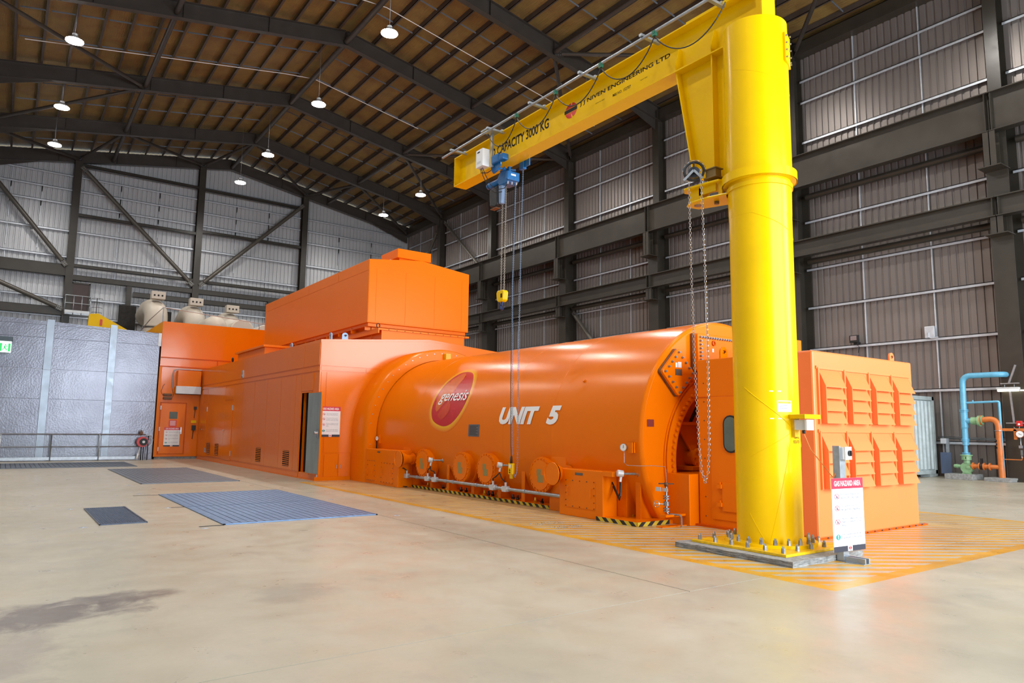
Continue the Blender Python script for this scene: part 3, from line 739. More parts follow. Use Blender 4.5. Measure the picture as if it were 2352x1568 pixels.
# round manholes with bolted lids (facing -x, slightly down the shell)
for (y, z) in ((14.27, .60), (12.63, .59), (11.69, .60), (9.95, .59)):
    o = MB().frus((8.25, y, z), (7.80, y, z), .30, n=32).build('port_neck', M_OR, gen)
    MB().frus((8.02, y, z), (7.96, y, z), .345, n=40).build('neck_flange', M_OR, o)
    l = MB().frus((7.84, y, z), (7.79, y, z), .315, n=40).frus((7.795, y, z), (7.77, y, z), .26, n=32).build('port_lid', M_OR, gen)
    b = MB()
    for i in range(20):
        a = R(18*i); b.hexb((7.79, y+.288*math.cos(a), z+.288*math.sin(a)), (-1, 0, 0), .017, .02)
    b.build('lid_bolt', M_OR, l, kind='stuff')
    poly_on('lid_label', [(-.07, -.13), (.09, -.13), (.09, 0), (.03, 0), (.03, .10), (-.09, .10), (-.09, -.02), (-.07, -.02)], plane((7.768, y, z), (0, -1, 0), (0, 0, 1)), M_OLIVE, l, label='olive printed label')
# terminal boxes with bolted hatches
def hatch(par, x, y0, y1, z0, z1, hinge=True):
    o = box('hatch_panel', (x-.008, y0, z0), (x, y1, z1), M_OR, par, .002)
    b = MB(); ny = 5
    for i in range(ny):
        yy = y0+.02+(y1-y0-.04)*i/(ny-1)
        for zz_ in (z0+.02, z1-.02): b.hexb((x-.008, yy, zz_), (-1, 0, 0), .010, .010)
    for i in range(1, 4):
        zz_ = z0+(z1-z0)*i/4
        for yy in (y0+.02, y1-.02): b.hexb((x-.008, yy, zz_), (-1, 0, 0), .010, .010)
    b.build('hatch_bolt', M_RUST, o, kind='stuff')
    for yy in (y0+.08, y1-.08):
        MB().tube([(x-.008, yy, z0+.18), (x-.04, yy, z0+.19), (x-.04, yy, z0+.31), (x-.008, yy, z0+.32)], .006, 6).build('hatch_handle', M_OR, o)
jb = box('terminal_box', (7.58, 15.05, 0), (7.95, 16.85, .85), M_OR, gen, .01)
hatch(jb, 7.58, 16.3, 16.75, .06, .58); hatch(jb, 7.58, 15.3, 15.95, .06, .55)
poly_on('box_label', rect(16.05, 16.2, .76, .80), plane((7.577, 0, 0), (0, 1, 0), (0, 0, 1)), M_PLATE, jb)
jb = box('terminal_box', (7.64, 8.2, 0), (7.95, 9.25, .75), M_OR, gen, .01)
hatch(jb, 7.64, 8.37, 9.09, .14, .59)
poly_on('box_label', rect(8.66, 8.85, .66, .70), plane((7.636, 0, 0), (0, 1, 0), (0, 0, 1)), M_PLATE, jb, label='small engraved nameplate')
MB().prism([(7.64, .75), (8.3, .75), (8.3, .68), (7.64, .68)], 1, 7.99, 8.2).box((7.95, 8.0, 0), (8.2, 8.2, .72)).build('terminal_box_side', M_OR, gen)
# bell shaped caps
for y, z in ((14.93, .66), (9.32, .66)):
    MB().frus((7.50, y-.05, z), (7.49, y-.05, z), .19, .185, n=32).frus((7.50, y-.05, z), (7.72, y-.02, z), .19, .10, n=32, cap=False).frus((7.72, y-.02, z), (8.0, y, z), .10, .085, n=24).frus((7.86, y, z), (7.90, y, z), .13, n=24).build('bell_cap', M_OR, gen)
# instrument conduit with junction fittings
ct = MB().frus((7.78, 15.05, .27), (7.78, 9.27, .27), .032, n=14).build('conduit', M_GALV, gen)
for y in (15.0, 14.0, 13.68, 11.42, 11.0):
    MB().box((7.73, y-.06, .22), (7.83, y+.06, .32)).frus((7.78, y, .32), (7.78, y, .39), .022, n=10).frus((7.78, y-.1, .27), (7.78, y+.1, .27), .042, n=12).build('conduit_fitting', M_BOX, ct)
for y in (14.5, 13.2, 12.9, 12.0, 10.4): MB().frus((7.78, y-.03, .27), (7.78, y+.03, .27), .04, n=12).build('conduit_coupling', M_GALV, ct)
# transmitters
def transmitter(y, z, legs):
    o = MB().frus((7.98, y-.16, z), (7.74, y, z), .018, n=8).frus((8.0, y-.17, z), (7.96, y-.14, z), .05, n=12).build('temperature_probe', M_BOLT, gen)
    MB().frus((7.70, y+.02, z+.01), (7.78, y-.02, z-.0), .052, n=20).frus((7.76, y, z-.02), (7.74, y, z-.12), .022, n=10).build('probe_head', M_BOX, o)
    for l in legs: MB().tube(l, .012, 6).build('probe_cable', M_BLACK, o)
transmitter(13.82, .68, [[(7.74, 13.82, .54), (7.72, 13.86, .48), (7.76, 13.98, .44), (7.78, 14.0, .38)], [(7.74, 13.82, .54), (7.72, 13.76, .46), (7.76, 13.69, .44), (7.78, 13.68, .38)]])
transmitter(11.15, .70, [[(7.74, 11.15, .56), (7.72, 11.25, .48), (7.76, 11.4, .44), (7.78, 11.42, .38)], [(7.74, 11.15, .56), (7.72, 11.05, .46), (7.78, 11.0, .38)]])
transmitter(7.92, .73, [[(7.74, 7.92, .6), (7.74, 7.92, .45), (7.78, 8.0, .38), (7.82, 8.12, .50), (7.84, 8.2, .58)], [(7.74, 7.9, .6), (7.72, 7.9, .40), (7.78, 7.98, .33), (7.84, 8.12, .44), (7.86, 8.2, .52)]])
MB().tube([(7.78, 15.0, .39), (7.7, 15.03, .45), (7.66, 15.1, .42), (7.6, 15.12, .2), (7.66, 15.1, .03), (7.8, 15.0, .02)], .012, 6).build('loop_cable', M_BLACK, gen)
# gauges
def gauge(p, par, r=.058, nrm=(-1, -.25, 0)):
    p = Vector(p); nrm = Vector(nrm).normalized(); o = MB().frus(p-nrm*.04, p, r, n=28).build('pressure_gauge', M_CHROME, par)
    MB().frus(p, p+nrm*.002, r*.86, n=28).build('gauge_dial', M_WHITE, o)
    sd = Vector((0, 0, 1)).cross(nrm).normalized()
    MB().obox(p+nrm*.004-Vector((0, 0, r*.2)), p+nrm*.004+Vector((0, 0, r*.6))+sd*.006, .006, .002, nrm).build('gauge_needle', M_TXTB, o)
    return o
gb = box('gauge_bracket', (7.80, 7.72, 1.05), (7.93, 7.745, 1.21), M_OR, gen)
box('gauge_bracket', (7.82, 7.72, 1.05), (7.835, 7.86, 1.21), M_OR, gen)
g1 = gauge((7.77, 7.88, 1.13), gen)
MB().tube([(7.78, 7.87, 1.08), (7.78, 7.87, .90), (7.80, 7.83, .86), (7.86, 7.6, .86), (7.95, 7.45, .87), (8.08, 7.33, .86), (8.1, 7.32, .82), (8.1, 7.32, .60)], .004, 6).build('gauge_tube', M_BOLT, gen)
box('gauge_bracket', (7.84, 16.66, .98), (7.98, 16.72, 1.2), M_OR, gen)
gauge((7.82, 16.78, 1.1), gen); MB().tube([(7.83, 16.78, 1.04), (7.84, 16.78, .86)], .008, 6).build('gauge_tube', M_RUST, gen)
# corner pedestal block and valve train
pb2 = box('corner_pedestal', (8.38, 7.12, 0), (9.6, 7.6, .75), M_OR, gen, .008)
MB().box((7.85, 7.18, 0), (8.38, 7.3, .012)).box((7.95, 7.2, .14), (8.38, 7.32, .17)).build('valve_shelf', M_OR, gen)
vt = MB().tube([(8.1, 7.32, .60), (8.1, 7.32, .20), (8.12, 7.3, .17), (8.14, 7.2, .17), (8.16, 7.12, .17), (8.17, 7.1, .14), (8.17, 7.1, 0)], .014, 8).build('valve_train', M_BOLT, gen)
for z, r_, h in ((.42, .05, .018), (.385, .05, .018), (.29, .042, .06), (.24, .05, .018), (.205, .05, .018), (.50, .02, .05)):
    MB().frus((8.1, 7.32, z), (8.1, 7.32, z+h), r_, n=14).build('valve_flange', M_BOLT, vt)
MB().tube([(8.02+.0*i, 7.44+.05*math.cos(R(30*i)), .31+.05*math.sin(R(30*i))) for i in range(12)], .007, 6, closed=True).obox((8.02, 7.39, .31), (8.02, 7.49, .31), .01, .01).frus((8.1, 7.32, .31), (8.02, 7.44, .31), .012, n=8).build('hand_wheel', M_CHROME, vt)
MB().box((8.0, 7.34, .50), (8.005, 7.44, .56)).box((8.04, 7.24, .50), (8.045, 7.34, .55)).build('valve_tag', M_BOX, vt)
MB().frus((8.1, 7.32, .57), (8.1, 7.32, .63), .03, n=10).obox((8.02, 7.4, .61), (8.18, 7.24, .61), .02, .02).build('valve_body', M_RUST, vt)
# decals on the shell
def cf(k): return lambda a, s: cyl(s/GR, -a, GR+k)      # a = right (−y), s = arc length
egg = [(13.1, 41.2), (13.41, 44.4), (13.75, 43.8), (14.0, 37.6), (14.14, 28.8), (14.2, 20.7), (14.16, 13.9), (13.99, 8.2), (13.58, 5.1), (13.23, 6.6), (12.94, 12.7), (12.8, 21.4), (12.85, 31.8)]
def spline(pts, n=5):
    m = len(pts); out = []
    for i in range(m):
        p0, p1, p2, p3 = [Vector(pts[(i+k-1) % m]) for k in range(4)]
        for j in range(n):
            t = j/n; out.append(tuple(.5*((2*p1)+(p2-p0)*t+(2*p0-5*p1+4*p2-p3)*t*t+(3*p1-p0-3*p2+p3)*t*t*t)))
    return out
eg = spline([(-y, R(a)*GR) for y, a in egg])
ecx = sum(p[0] for p in eg)/len(eg); ecy = sum(p[1] for p in eg)/len(eg)
lg = poly_on('logo_oval', eg, cf(.006), mat('logo_red', (.55, .012, .02), .3, 0, .1, 1), gen, slices=10, label='red oval logo with yellow glow')
# printed halo: rings fading from yellow to the shell orange
hal = NT('logo_halo'); at = hal.n('ShaderNodeAttribute'); at.attribute_name = 'fade'
hal.set(Base_Color=hal.mix(at.outputs['Fac'], (.86, .50, .01), OR), Roughness=.26); M_HALO = hal.m
bm = bmesh.new(); vr = []
out = []
for i, p in enumerate(eg):
    q0 = Vector(eg[i-1]); q1 = Vector(eg[(i+1) % len(eg)]); t_ = (q1-q0).normalized(); out.append(Vector((t_.y, -t_.x)))
if (Vector(eg[0])+out[0]-Vector((ecx, ecy))).length < (Vector(eg[0])-Vector((ecx, ecy))).length: out = [-v for v in out]
for k in range(4): vr.append([bm.verts.new((p[0]+o_.x*.045*k-o_.x*.01, p[1]+o_.y*.045*k-o_.y*.01, 0)) for p, o_ in zip(eg, out)])
for k in range(3):
    for i in range(len(eg)):
        j = (i+1) % len(eg); bm.faces.new((vr[k][i], vr[k][j], vr[k+1][j], vr[k+1][i]))
ho = put_bm(bm, 'logo_halo', cf(.003), M_HALO, gen)
fa = ho.data.attributes.new('fade', 'FLOAT', 'POINT'); ne = len(eg)
for i in range(len(ho.data.vertices)): fa.data[i].value = (i//ne)/3
# swooshes inside the logo
def sw(pts, m, k): poly_on('logo_swoosh', spline([(ecx+a, ecy+b_) for a, b_ in pts], 4), cf(k), m, lg, slices=8)
sw([(-.50, -.18), (-.55, .10), (-.45, .36), (-.2, .56), (.05, .66), (.16, .5), (.1, .3), (.0, .05), (-.18, -.15), (-.38, -.34)], mat('logo_orange', (.68, .13, .02), .3), .009)
sw([(.12, -.16), (.03, -.08), (-.15, -.25), (-.3, -.42), (-.1, -.52), (.08, -.42), (.17, -.3)], mat('logo_deep_orange', (.60, .05, .015), .3), .009)
text('genesis', 'logo_lettering', cf(.018), (-13.96, -12.80, R(19.0)*GR, R(28.8)*GR), M_TXTW, lg, bold=.008, shear=.25, slices=6)
text('UNIT', 'unit_lettering', cf(.012), (-11.40, -10.17, R(6.4)*GR, R(16.1)*GR), M_TXTW, gen, bold=.058, shear=.22, slices=6)
text('5', 'unit_lettering', cf(.012), (-9.92, -9.55, R(6.4)*GR, R(16.2)*GR), M_TXTW, gen, bold=.058, shear=.22, slices=6)
pl = poly_on('rating_plate', rect(-12.49, -12.08, R(-.8)*GR, R(6.3)*GR), cf(.006), mat('rating_plate_grey', (.16, .16, .17), .4, .4), gen, slices=2, label='grey rating plate')
for i in range(7): poly_on('plate_print', rect(-12.44, -12.13-.06*(i % 2), R(5.2-.85*i)*GR, R(5.45-.85*i)*GR), cf(.008), M_TXTB, pl)
MB().frus(cyl(R(29.6), 9.17, GR-.02), cyl(R(29.6), 9.17, GR+.03), .03, n=14).build('shell_boss', M_OR, gen)

# ================================================================== TURBINE ENCLOSURE
EX0, EX1, EY0, EY1 = 6.62, 13.08, 17.8, 31.35
enc = thing('turbine_enclosure', 'long orange sheet metal enclosure with an open door, behind the generator', 'enclosure', (EX0, EY0, 0))
def topz(x): return 3.90-.0775*abs(x-GX)
MB().prism([(7.6, 0), (EX1, 0), (EX1, topz(EX1)), (GX, 3.9), (7.6, topz(7.6))], 1, EY0, EY1).build('housing_body', M_ORP, enc)
DY0, DY1 = 18.32, 19.05
b = MB()
b.prism([(EX0, 0), (7.6, 0), (7.6, topz(7.6)), (EX0, topz(EX0))], 1, EY0, DY0)
b.prism([(EX0, 0), (7.6, 0), (7.6, topz(7.6)), (EX0, topz(EX0))], 1, DY1, EY1)
b.prism([(EX0, 2.28), (7.6, 2.28), (7.6, topz(7.6)), (EX0, topz(EX0))], 1, DY0, DY1)
b.box((EX0, DY0, 0), (7.6, DY1, .17)); b.build('housing_side', M_ORP, enc)
MB().box((7.55, DY0, .17), (7.58, DY1, 2.28)).box((EX0+.12, DY0, .17), (7.55, DY0+.01, 2.28)).box((EX0+.12, DY1-.01, .17), (7.55, DY1, 2.28)).build('doorway_shade', M_DARK, enc)  # near-black sheets stand for the shade inside the doorway
box('inner_cabinet', (EX0+.3, DY0, .17), (7.5, DY1, .75), M_OR, enc)
MB().box((EX0-.01, DY0-.03, .14), (EX0+.05, DY0, 2.31)).box((EX0-.01, DY1, .14), (EX0+.05, DY1+.04, 2.31)).box((EX0-.01, DY0, 2.28), (EX0+.05, DY1, 2.31)).build('door_frame', M_OR, enc)
dr = MB().obox((6.555, 18.30, 1.22), (6.60, 17.48, 1.22), .045, 2.09).build('door', M_OR, enc)
MB().obox((6.530, 18.29, 1.22), (6.575, 17.50, 1.22), .006, 2.06).build('door_inner_face', M_DOORIN, dr, label='bare galvanised inner face')
MB().frus((6.56, 17.58, 1.22), (6.48, 17.58, 1.22), .03, n=12).frus((6.49, 17.58, 1.22), (6.46, 17.58, 1.22), .042, n=16).box((6.545, 17.53, 1.10), (6.551, 17.63, 1.32)).build('door_knob', M_CHROME, dr)
# wall panels, X face
def ypan(y0, y1, z0, z1, nm='wall_panel'):
    return box(nm, (EX0-.016, y0+.009, z0+.009), (EX0, y1-.009, z1-.009), M_ORP, enc, .003, seg=1)
ys = [17.92, 19.54, 20.82, 22.17, 23.52, 24.93, 26.1]
for y0, y1 in ((19.1, 19.54), (19.54, 20.82), (20.82, 22.17), (22.17, 23.52), (23.52, 24.93), (24.93, 26.08), (27.24, 29.9), (30.75, 31.3)): ypan(y0, y1, .17, 2.80)
ypan(18.2, 19.1, 2.32, 2.80)
ypan(26.08, 27.24, 2.28, 2.80); ypan(29.9, 30.75, 2.28, 2.80)
for y0, y1 in ((17.82, 18.96), (18.96, 25.08), (25.08, 31.3)): ypan(y0, y1, 2.97, 3.58, 'upper_panel')
ypan(17.82, 31.3, 2.82, 2.95, 'upper_trim')
ypan(19.1, 31.3, .02, .14, 'plinth_strip')
# leaf doors far left
for y0, y1 in ((26.12, 27.20), (29.93, 30.72)):
    d = box('cabinet_door', (EX0-.026, y0, .15), (EX0-.002, y1, 2.26), M_ORP, enc, .003)
    for z in (.4, 2.0): box('hinge', (EX0-.035, y0-.015, z-.09), (EX0-.01, y0+.02, z+.09), M_GALV, d)
    yy = y1-.08
    MB().frus((EX0-.02, yy, 1.2), (EX0-.07, yy, 1.2), .02, n=10).obox((EX0-.065, yy, 1.2), (EX0-.065, yy-.12, 1.2), .02, .025).build('door_handle', M_CHROME, d)
# louvre vents
for y0, y1 in ((19.86, 20.40), (22.53, 23.05), (27.82, 28.36), (29.12, 29.72)):
    v = box('vent', (EX0-.020, y0, .27), (EX0-.002, y1, .70), M_GRILL, enc, label='black slotted vent')
    for k in range(8):
        z = .29+k*.054
        MB().prism([(EX0-.034, z), (EX0-.022, z+.018), (EX0-.018, z+.016), (EX0-.028, z)], 1, y0, y1).build('vent_slat', M_ORP, v)
MB().frus((EX0-.01, 25.03, 3.06), (EX0-.07, 25.03, 3.06), .05, n=14).frus((EX0-.01, 25.03, 3.2), (EX0-.05, 25.03, 3.2), .035, n=12).box((EX0-.04, 24.98, 3.0), (EX0-.01, 25.08, 3.26)).build('siren', M_GALV, enc)
# front face (-y) panels
def xpan(x0, x1, z0, z1, nm='front_panel'):
    return box(nm, (x0+.006, EY0-.010, z0+.006), (x1-.006, EY0, z1-.006), M_ORP, enc, .003, seg=1)
MB().prism([(EX0+.01, 2.965), (EX1-.01, 2.965), (EX1-.01, topz(EX1)-.06), (GX, 3.84), (EX0+.01, topz(EX0)-.06)], 1, EY0-.01, EY0).build('gable_panel', M_ORP, enc, .003, seg=1)
xpan(EX0+.02, 7.9, 2.83, 2.95, 'front_trim')
xpan(7.9, EX1-.02, 2.83, 2.95, 'front_trim')
xpan(6.80, 8.0, .70, 2.81); xpan(6.66, 6.79, .02, 2.81)
for x0, x1, hx in ((6.83, 7.21, 7.17), (7.22, 7.54, 7.27)):
    d = box('low_door', (x0, EY0-.02, .10), (x1, EY0-.004, .67), M_ORP, enc, .004)
    MB().tube([(hx, EY0-.02, .30), (hx, EY0-.05, .31), (hx, EY0-.05, .40), (hx, EY0-.02, .41)], .008, 6).build('door_pull', M_CHROME, d)
for z in (.15, .62, 1.2): box('hinge', (6.63, EY0-.03, z-.06), (6.66, EY0-.005, z+.06), M_GALV, enc)
MB().box((EX0-.03, EY0-.04, 0), (7.55, EY0, .10)).box((EX0-.03, EY0, 0), (EX0, EY1, .03)).build('plinth', M_OR, enc)
sg = thing('hazard_sign', 'GAS HAZARD AREA sign on the orange enclosure, half behind the open door', 'sign', (6.72, 17.78, 1.12))
hazard_sign(sg, (6.70, 17.775, 1.12), (1, 0, 0), (0, 0, 1), (0, -1, 0), .52, .78)
# lifting lugs
def lug(par, p, ax, r=.085, m=M_LUG):
    p = Vector(p); n = 20
    out_ = [(-r, 0)]+[(r*math.cos(R(180-180*i/n)), .11+r*math.sin(R(180-180*i/n))) for i in range(n+1)]+[(r, 0)]
    u = Vector((0, 1, 0)) if ax == 0 else Vector((1, 0, 0)); nn = Vector((1, 0, 0)) if ax == 0 else Vector((0, 1, 0))
    inn = [(r*.38*math.cos(R(180-360*i/n)), .11+r*.38*math.sin(R(180-360*i/n))) for i in range(n+1)]
    mb = MB()
    for s in (-.012, .012):
        a = [p+u*x+Vector((0, 0, z))+nn*s for x, z in out_[1:-1]]; b_ = [p+u*x+Vector((0, 0, z))+nn*s for x, z in inn]
        mb.add(a+b_, [(i, i+1, n+2+i, n+1+i) for i in range(n//1)][:n])
        lo = [p+u*x+Vector((0, 0, z))+nn*s for x, z in ((-r, 0), (r, 0), (r, .11), (r*.38, .11), (0, .11-r*.38), (-r*.38, .11), (-r, .11))]
        mb.add(lo, [(0, 1, 2, 3, 4, 5, 6)])
    ring_ = [(x, z) for x, z in out_]
    k = len(ring_)
    mb.add([p+u*x+Vector((0, 0, z))+nn*s for s in (-.012, .012) for x, z in ring_], [(i, (i+1) % k, k+(i+1) % k, k+i) for i in range(k)])
    k = len(inn); mb.add([p+u*x+Vector((0, 0, z))+nn*s for s in (-.012, .012) for x, z in inn], [(i, (i+1) % k, k+(i+1) % k, k+i) for i in range(k)])
    return mb.build('lifting_lug', m, par, label='pale blue-grey lifting lug' if m == M_LUG else None)
lug(enc, (6.9, 21.0, topz(6.9)), 0); lug(enc, (6.92, 17.92, topz(6.9)), 0); lug(enc, (7.33, 17.95, topz(7.33)), 1)
rb = box('roof_hatch', (6.75, 23.2, 3.68), (7.9, 26.4, 3.92), M_OR, enc, .01)
box('roof_hatch_lid', (6.68, 23.1, 3.92), (8.0, 26.6, 3.99), M_OR, enc, .01)
MB().tube([(6.75+.0, 27.1+.07*math.cos(R(30*i)), 3.78+.07*math.sin(R(30*i))) for i in range(12)], .025, 8, closed=True).build('hose_coil', M_BLACK, enc)
# duct hood on top
hood = thing('duct_hood', 'tall orange duct hood standing on top of the long enclosure', 'hood', (9.8, 18.35, 3.8))
HX0, HX1, HY0, HY1 = 8.13, 11.48, 18.35, 28.1
hz = lambda x: 6.32-.11*abs(x-9.8)
MB().prism([(HX0, 4.31), (HX1, 4.31), (HX1, hz(HX1)), (9.8, 6.32), (HX0, hz(HX0))], 1, HY0, HY1).build('hood_body', M_OR, hood, .012)
for x0, x1, z0, z1 in ((HX0+.02, 8.35, 4.35, 5.9), (8.37, 9.28, 4.35, 5.9), (9.30, 10.25, 4.35, 5.9), (10.27, 11.2, 4.35, 5.9), (11.22, HX1-.02, 4.35, 5.9)):
    box('hood_panel', (x0, HY0-.006, z0), (x1, HY0, z1), M_OR, hood, .002, seg=1)
for y0, y1 in ((18.37, 20.6), (20.62, 23.2), (23.22, 28.06)): box('hood_trim', (HX0-.006, y0, 5.82), (HX0, y1, 6.08), M_OR, hood, .002, seg=1)
MB().box((HX0+.06, HY0+.08, 4.22), (HX1-.06, HY1, 4.31)).build('hood_base', M_OR, hood)
MB().box((HX0+.25, HY0+.25, 3.8), (HX1-.25, HY1-.1, 4.22)).build('hood_neck', M_OR, hood)
MB().box((8.28, 17.92, 4.07), (11.25, 28.0, 4.12)).box((8.28, 17.92, 3.98), (8.31, 28.0, 4.07)).build('hood_flange', M_OR, hood)
box('flange_skirt', (8.40, 17.96, 3.70), (11.1, 27.9, 4.07), M_OR, hood)
for k in range(10): box('stiffener', (8.18, 18.6+k*.98, 4.12), (8.35, 18.63+k*.98, 4.3), M_OR, hood)
b = MB()
for k in range(11): b.frus((8.6+k*.25, 17.90, 4.09), (8.6+k*.25, 17.93, 4.09), .012, n=6)
b.build('flange_bolt', M_RUST, hood, kind='stuff')
vb = box('vent_box', (9.28, 18.9, 6.46), (10.42, 20.05, 6.74), M_OR, hood, .01)
box('vent_box_neck', (9.38, 19.0, 6.2), (10.3, 19.95, 6.46), M_OR, hood)
lug(hood, (9.18, 19.2, hz(9.18)), 1, .07); lug(hood, (10.9, 19.4, hz(10.9)), 1, .07)
MB().tube([(8.3+.05*math.cos(R(30*i)), 17.98, 4.19+.06*math.sin(R(30*i))) for i in range(12)], .012, 6, closed=True).build('shackle', M_DARK, hood)

# ================================================================== FAR DOOR BUILDING
ah = thing('acoustic_house', 'orange acoustic house with a personnel door at the end of the grey cladding', 'enclosure', (5, 31.4, 0))
MB().box((5.02, 31.4, .10), (12.5, 38.4, 5.55)).build('house_body', M_ORP, ah)
box('house_plinth', (5.05, 31.45, 0), (12.5, 38.3, .10), M_CONC, ah)
box('corner_trim', (5.0, 31.36, .1), (5.10, 31.42, 3.7), M_OR, ah)
for z, x1 in ((3.72, 6.95), (4.08, 7.75)): box('seam_trim', (5.03, 31.375, z-.02), (x1, 31.4, z+.02), M_ORD, ah)
box('seam_trim', (7.2, 31.375, 3.74), (7.23, 31.4, 4.06), M_ORD, ah)
d = box('door_leaf', (5.17, 31.36, .22), (6.08, 31.40, 2.23), M_ORP, ah, .004)
MB().box((5.13, 31.375, .18), (5.155, 31.395, 2.27)).box((6.095, 31.375, .18), (6.12, 31.395, 2.27)).box((5.13, 31.375, 2.245), (6.12, 31.395, 2.27)).build('door_gap', M_ORD, ah)
for z in (.4, 1.2, 2.05): box('hinge', (5.14, 31.34, z-.08), (5.17, 31.36, z+.08), M_GALV, d)
fb = plane((0, 31.355, 0), (1, 0, 0), (0, 0, 1))
poly_on('door_window', rect(5.49, 5.79, 1.61, 1.89), fb, M_GLASSD, d, label='small dark window')
rs = poly_on('danger_label', rect(5.49, 5.78, 1.29, 1.56), fb, M_RED2, d, label='red danger label with white print')
for k in range(4): poly_on('label_print', rect(5.53, 5.74, 1.50-.05*k, 1.52-.05*k), plane((0, 31.352, 0), (1, 0, 0), (0, 0, 1)), M_TXTW, rs)
MB().box((5.93, 31.33, 1.0), (5.98, 31.36, 1.28)).obox((5.95, 31.32, 1.12), (5.84, 31.32, 1.12), .02, .02).build('door_handle', M_CHROME, d)
sg = thing('hazard_sign', 'GAS HAZARD AREA sign on the orange door next to the grey cladding', 'sign', (5.63, 31.35, .5))
hazard_sign(sg, (5.34, 31.352, .50), (1, 0, 0), (0, 0, 1), (0, -1, 0), .585, .77)
box('canopy_box', (5.66, 31.1, 2.93), (6.55, 31.4, 3.56), M_ORP, ah, .01)
lf = box('fluorescent_light', (5.62, 31.08, 2.62), (6.57, 31.22, 2.93), M_BOX, ah, .01, label='long grey light fitting, switched off')
box('light_gasket', (5.60, 31.1, 2.60), (6.57, 31.2, 2.62), M_BLACK, lf)
MB().tube([(5.52, 31.36, 2.85), (5.52, 31.36, 3.42), (5.56, 31.36, 3.58), (5.66, 31.36, 3.63), (6.7, 31.36, 3.63)], .022, 8).build('wall_conduit', M_GALV, ah)
for z in (2.38, 2.52): MB().box((5.21, 31.28, z-.0), (5.53, 31.4, z+.10)).build('sounder_box', M_RUST, ah, .02, label='brownish red beacon box')
MB().tube([(5.2, 31.38, 2.55), (5.12, 31.38, 2.7), (5.2, 31.38, 2.95), (5.25, 31.38, 3.0)], .008, 5).tube([(5.53, 31.38, 2.45), (5.6, 31.38, 2.55), (5.53, 31.38, 2.8)], .008, 5).build('loose_wire', M_RUST, ah)
MB().box((6.32, 31.36, 1.45), (6.52, 31.4, 1.56)).build('yellow_tag', M_YE, ah)
MB().box((6.36, 31.30, 1.15), (6.5, 31.4, 1.36)).tube([(6.43, 31.36, 1.15), (6.40, 31.37, .8)], .012, 6).box((6.40, 31.32, 2.0), (6.5, 31.4, 2.12)).tube([(6.45, 31.37, 2.0), (6.43, 31.38, 1.65)], .01, 6).build('push_button_station', M_BLACK, ah)
# handrail and cream ducts above
MB().tube([(5.03, 31.6, 5.55), (5.03, 31.6, 6.15)], .02, 6).tube([(9.3, 33.0, 5.55), (9.3, 33.0, 6.0)], .02, 6).tube([(4.7, 38.0, 5.2), (4.9, 34.0, 5.9), (5.03, 31.6, 6.15), (9.3, 33.0, 6.05), (11.0, 33.0, 6.05)], .02, 6).tube([(4.8, 36.0, 5.2), (4.8, 36.0, 5.55)], .02, 6).build('roof_handrail', M_GALV, ah)
def duct(lab, pts, r, cone=None):
    t = thing('intake_duct', lab, 'duct', pts[0], 'cream air ducts on the far roof')
    MB().tube(pts, r, 28).build('duct_pipe', M_BEIGE, t)
    return t
def bend(p0, p1, p2, n=8):
    p0, p1, p2 = map(Vector, (p0, p1, p2)); return [tuple((1-t)**2*p0+2*t*(1-t)*p1+t*t*p2) for t in [i/n for i in range(n+1)]]
for i, (x, zt, lab) in enumerate(((6.65, 8.0, 'leftmost tall cream duct elbow above the orange house'), (8.68, 7.85, 'middle cream duct elbow above the orange house'), (10.72, 7.65, 'third cream duct elbow, next to the duct hood'))):
    t = duct(lab, [(x, 44, 4.0), (x, 44, zt-.9)]+bend((x, 44, zt-.7), (x, 44, zt), (x*1.03-.3, 45.6, zt), 8)+[(x*1.1-.55, 48.5, zt)], .60)
    for z in (zt-1.25, zt-1.15): MB().frus((x, 44, z), (x, 44, z+.05), .63, n=28).build('duct_band', M_BLACK if z < zt-1.2 else M_BEIGE, t)
    hb = box('hanger_bracket', (x-.35, 43.7, zt+.42), (x+.37, 44.2, zt+.85), M_BEIGE, t, .02)
    for k in (-.2, 0, .2): MB().frus((x+k, 43.68, zt+.62), (x+k, 43.7, zt+.62), .05, n=12).build('bracket_hole', M_DARK, hb)
    box('intake_louvre', (x-1.3, 49.3, zt-1.7), (x-.35, 49.45, zt+.7), M_DARK, t)
for lab, x, z, r, flat in (('cream domed vessel end between the duct elbows', 9.09, 6.71, .61, 0), ('cream flat-ended duct in front of the third elbow', 10.44, 6.57, .63, 1), ('cream horizontal duct beside the duct hood', 11.65, 6.53, .48, 1)):
    t = thing('air_duct', lab, 'duct', (x, 44, z), 'cream air ducts on the far roof')
    if flat: MB().frus((x, 40.25, z), (x, 42.6, z), r, n=32).frus((x, 40.2, z), (x, 40.25, z), r*.93, r, n=32).build('duct_pipe', M_BEIGE, t)
    else: MB().tube([(x, 42.6, z), (x, 40.6, z), (x, 40.35, z), (x, 40.15, z), (x, 40.05, z)], [r, r, r*.85, r*.55, r*.15], 32).build('duct_pipe', M_BEIGE, t)
    for yy in (40.8, 42.2): box('duct_saddle', (x-.2, yy-.05, 0), (x+.2, yy+.05, z-r*.8), M_STEEL, t)
box_ = MB().prism([(3.05, 6.1), (4.85, 6.05), (3.46, 6.78), (3.08, 6.72)], 1, 40, 40.3).build('jib_tip', M_YE)
tag(box_, 'tip of another yellow crane jib rising behind the grey cladding', 'crane')
box('jib_mast', (3.1, 40.05, 0), (3.4, 40.28, 6.3), M_YE, box_)
MB().box((3.56, 39.96, 6.2), (3.66, 39.99, 6.5)).build('jib_mark', M_RED2, box_)

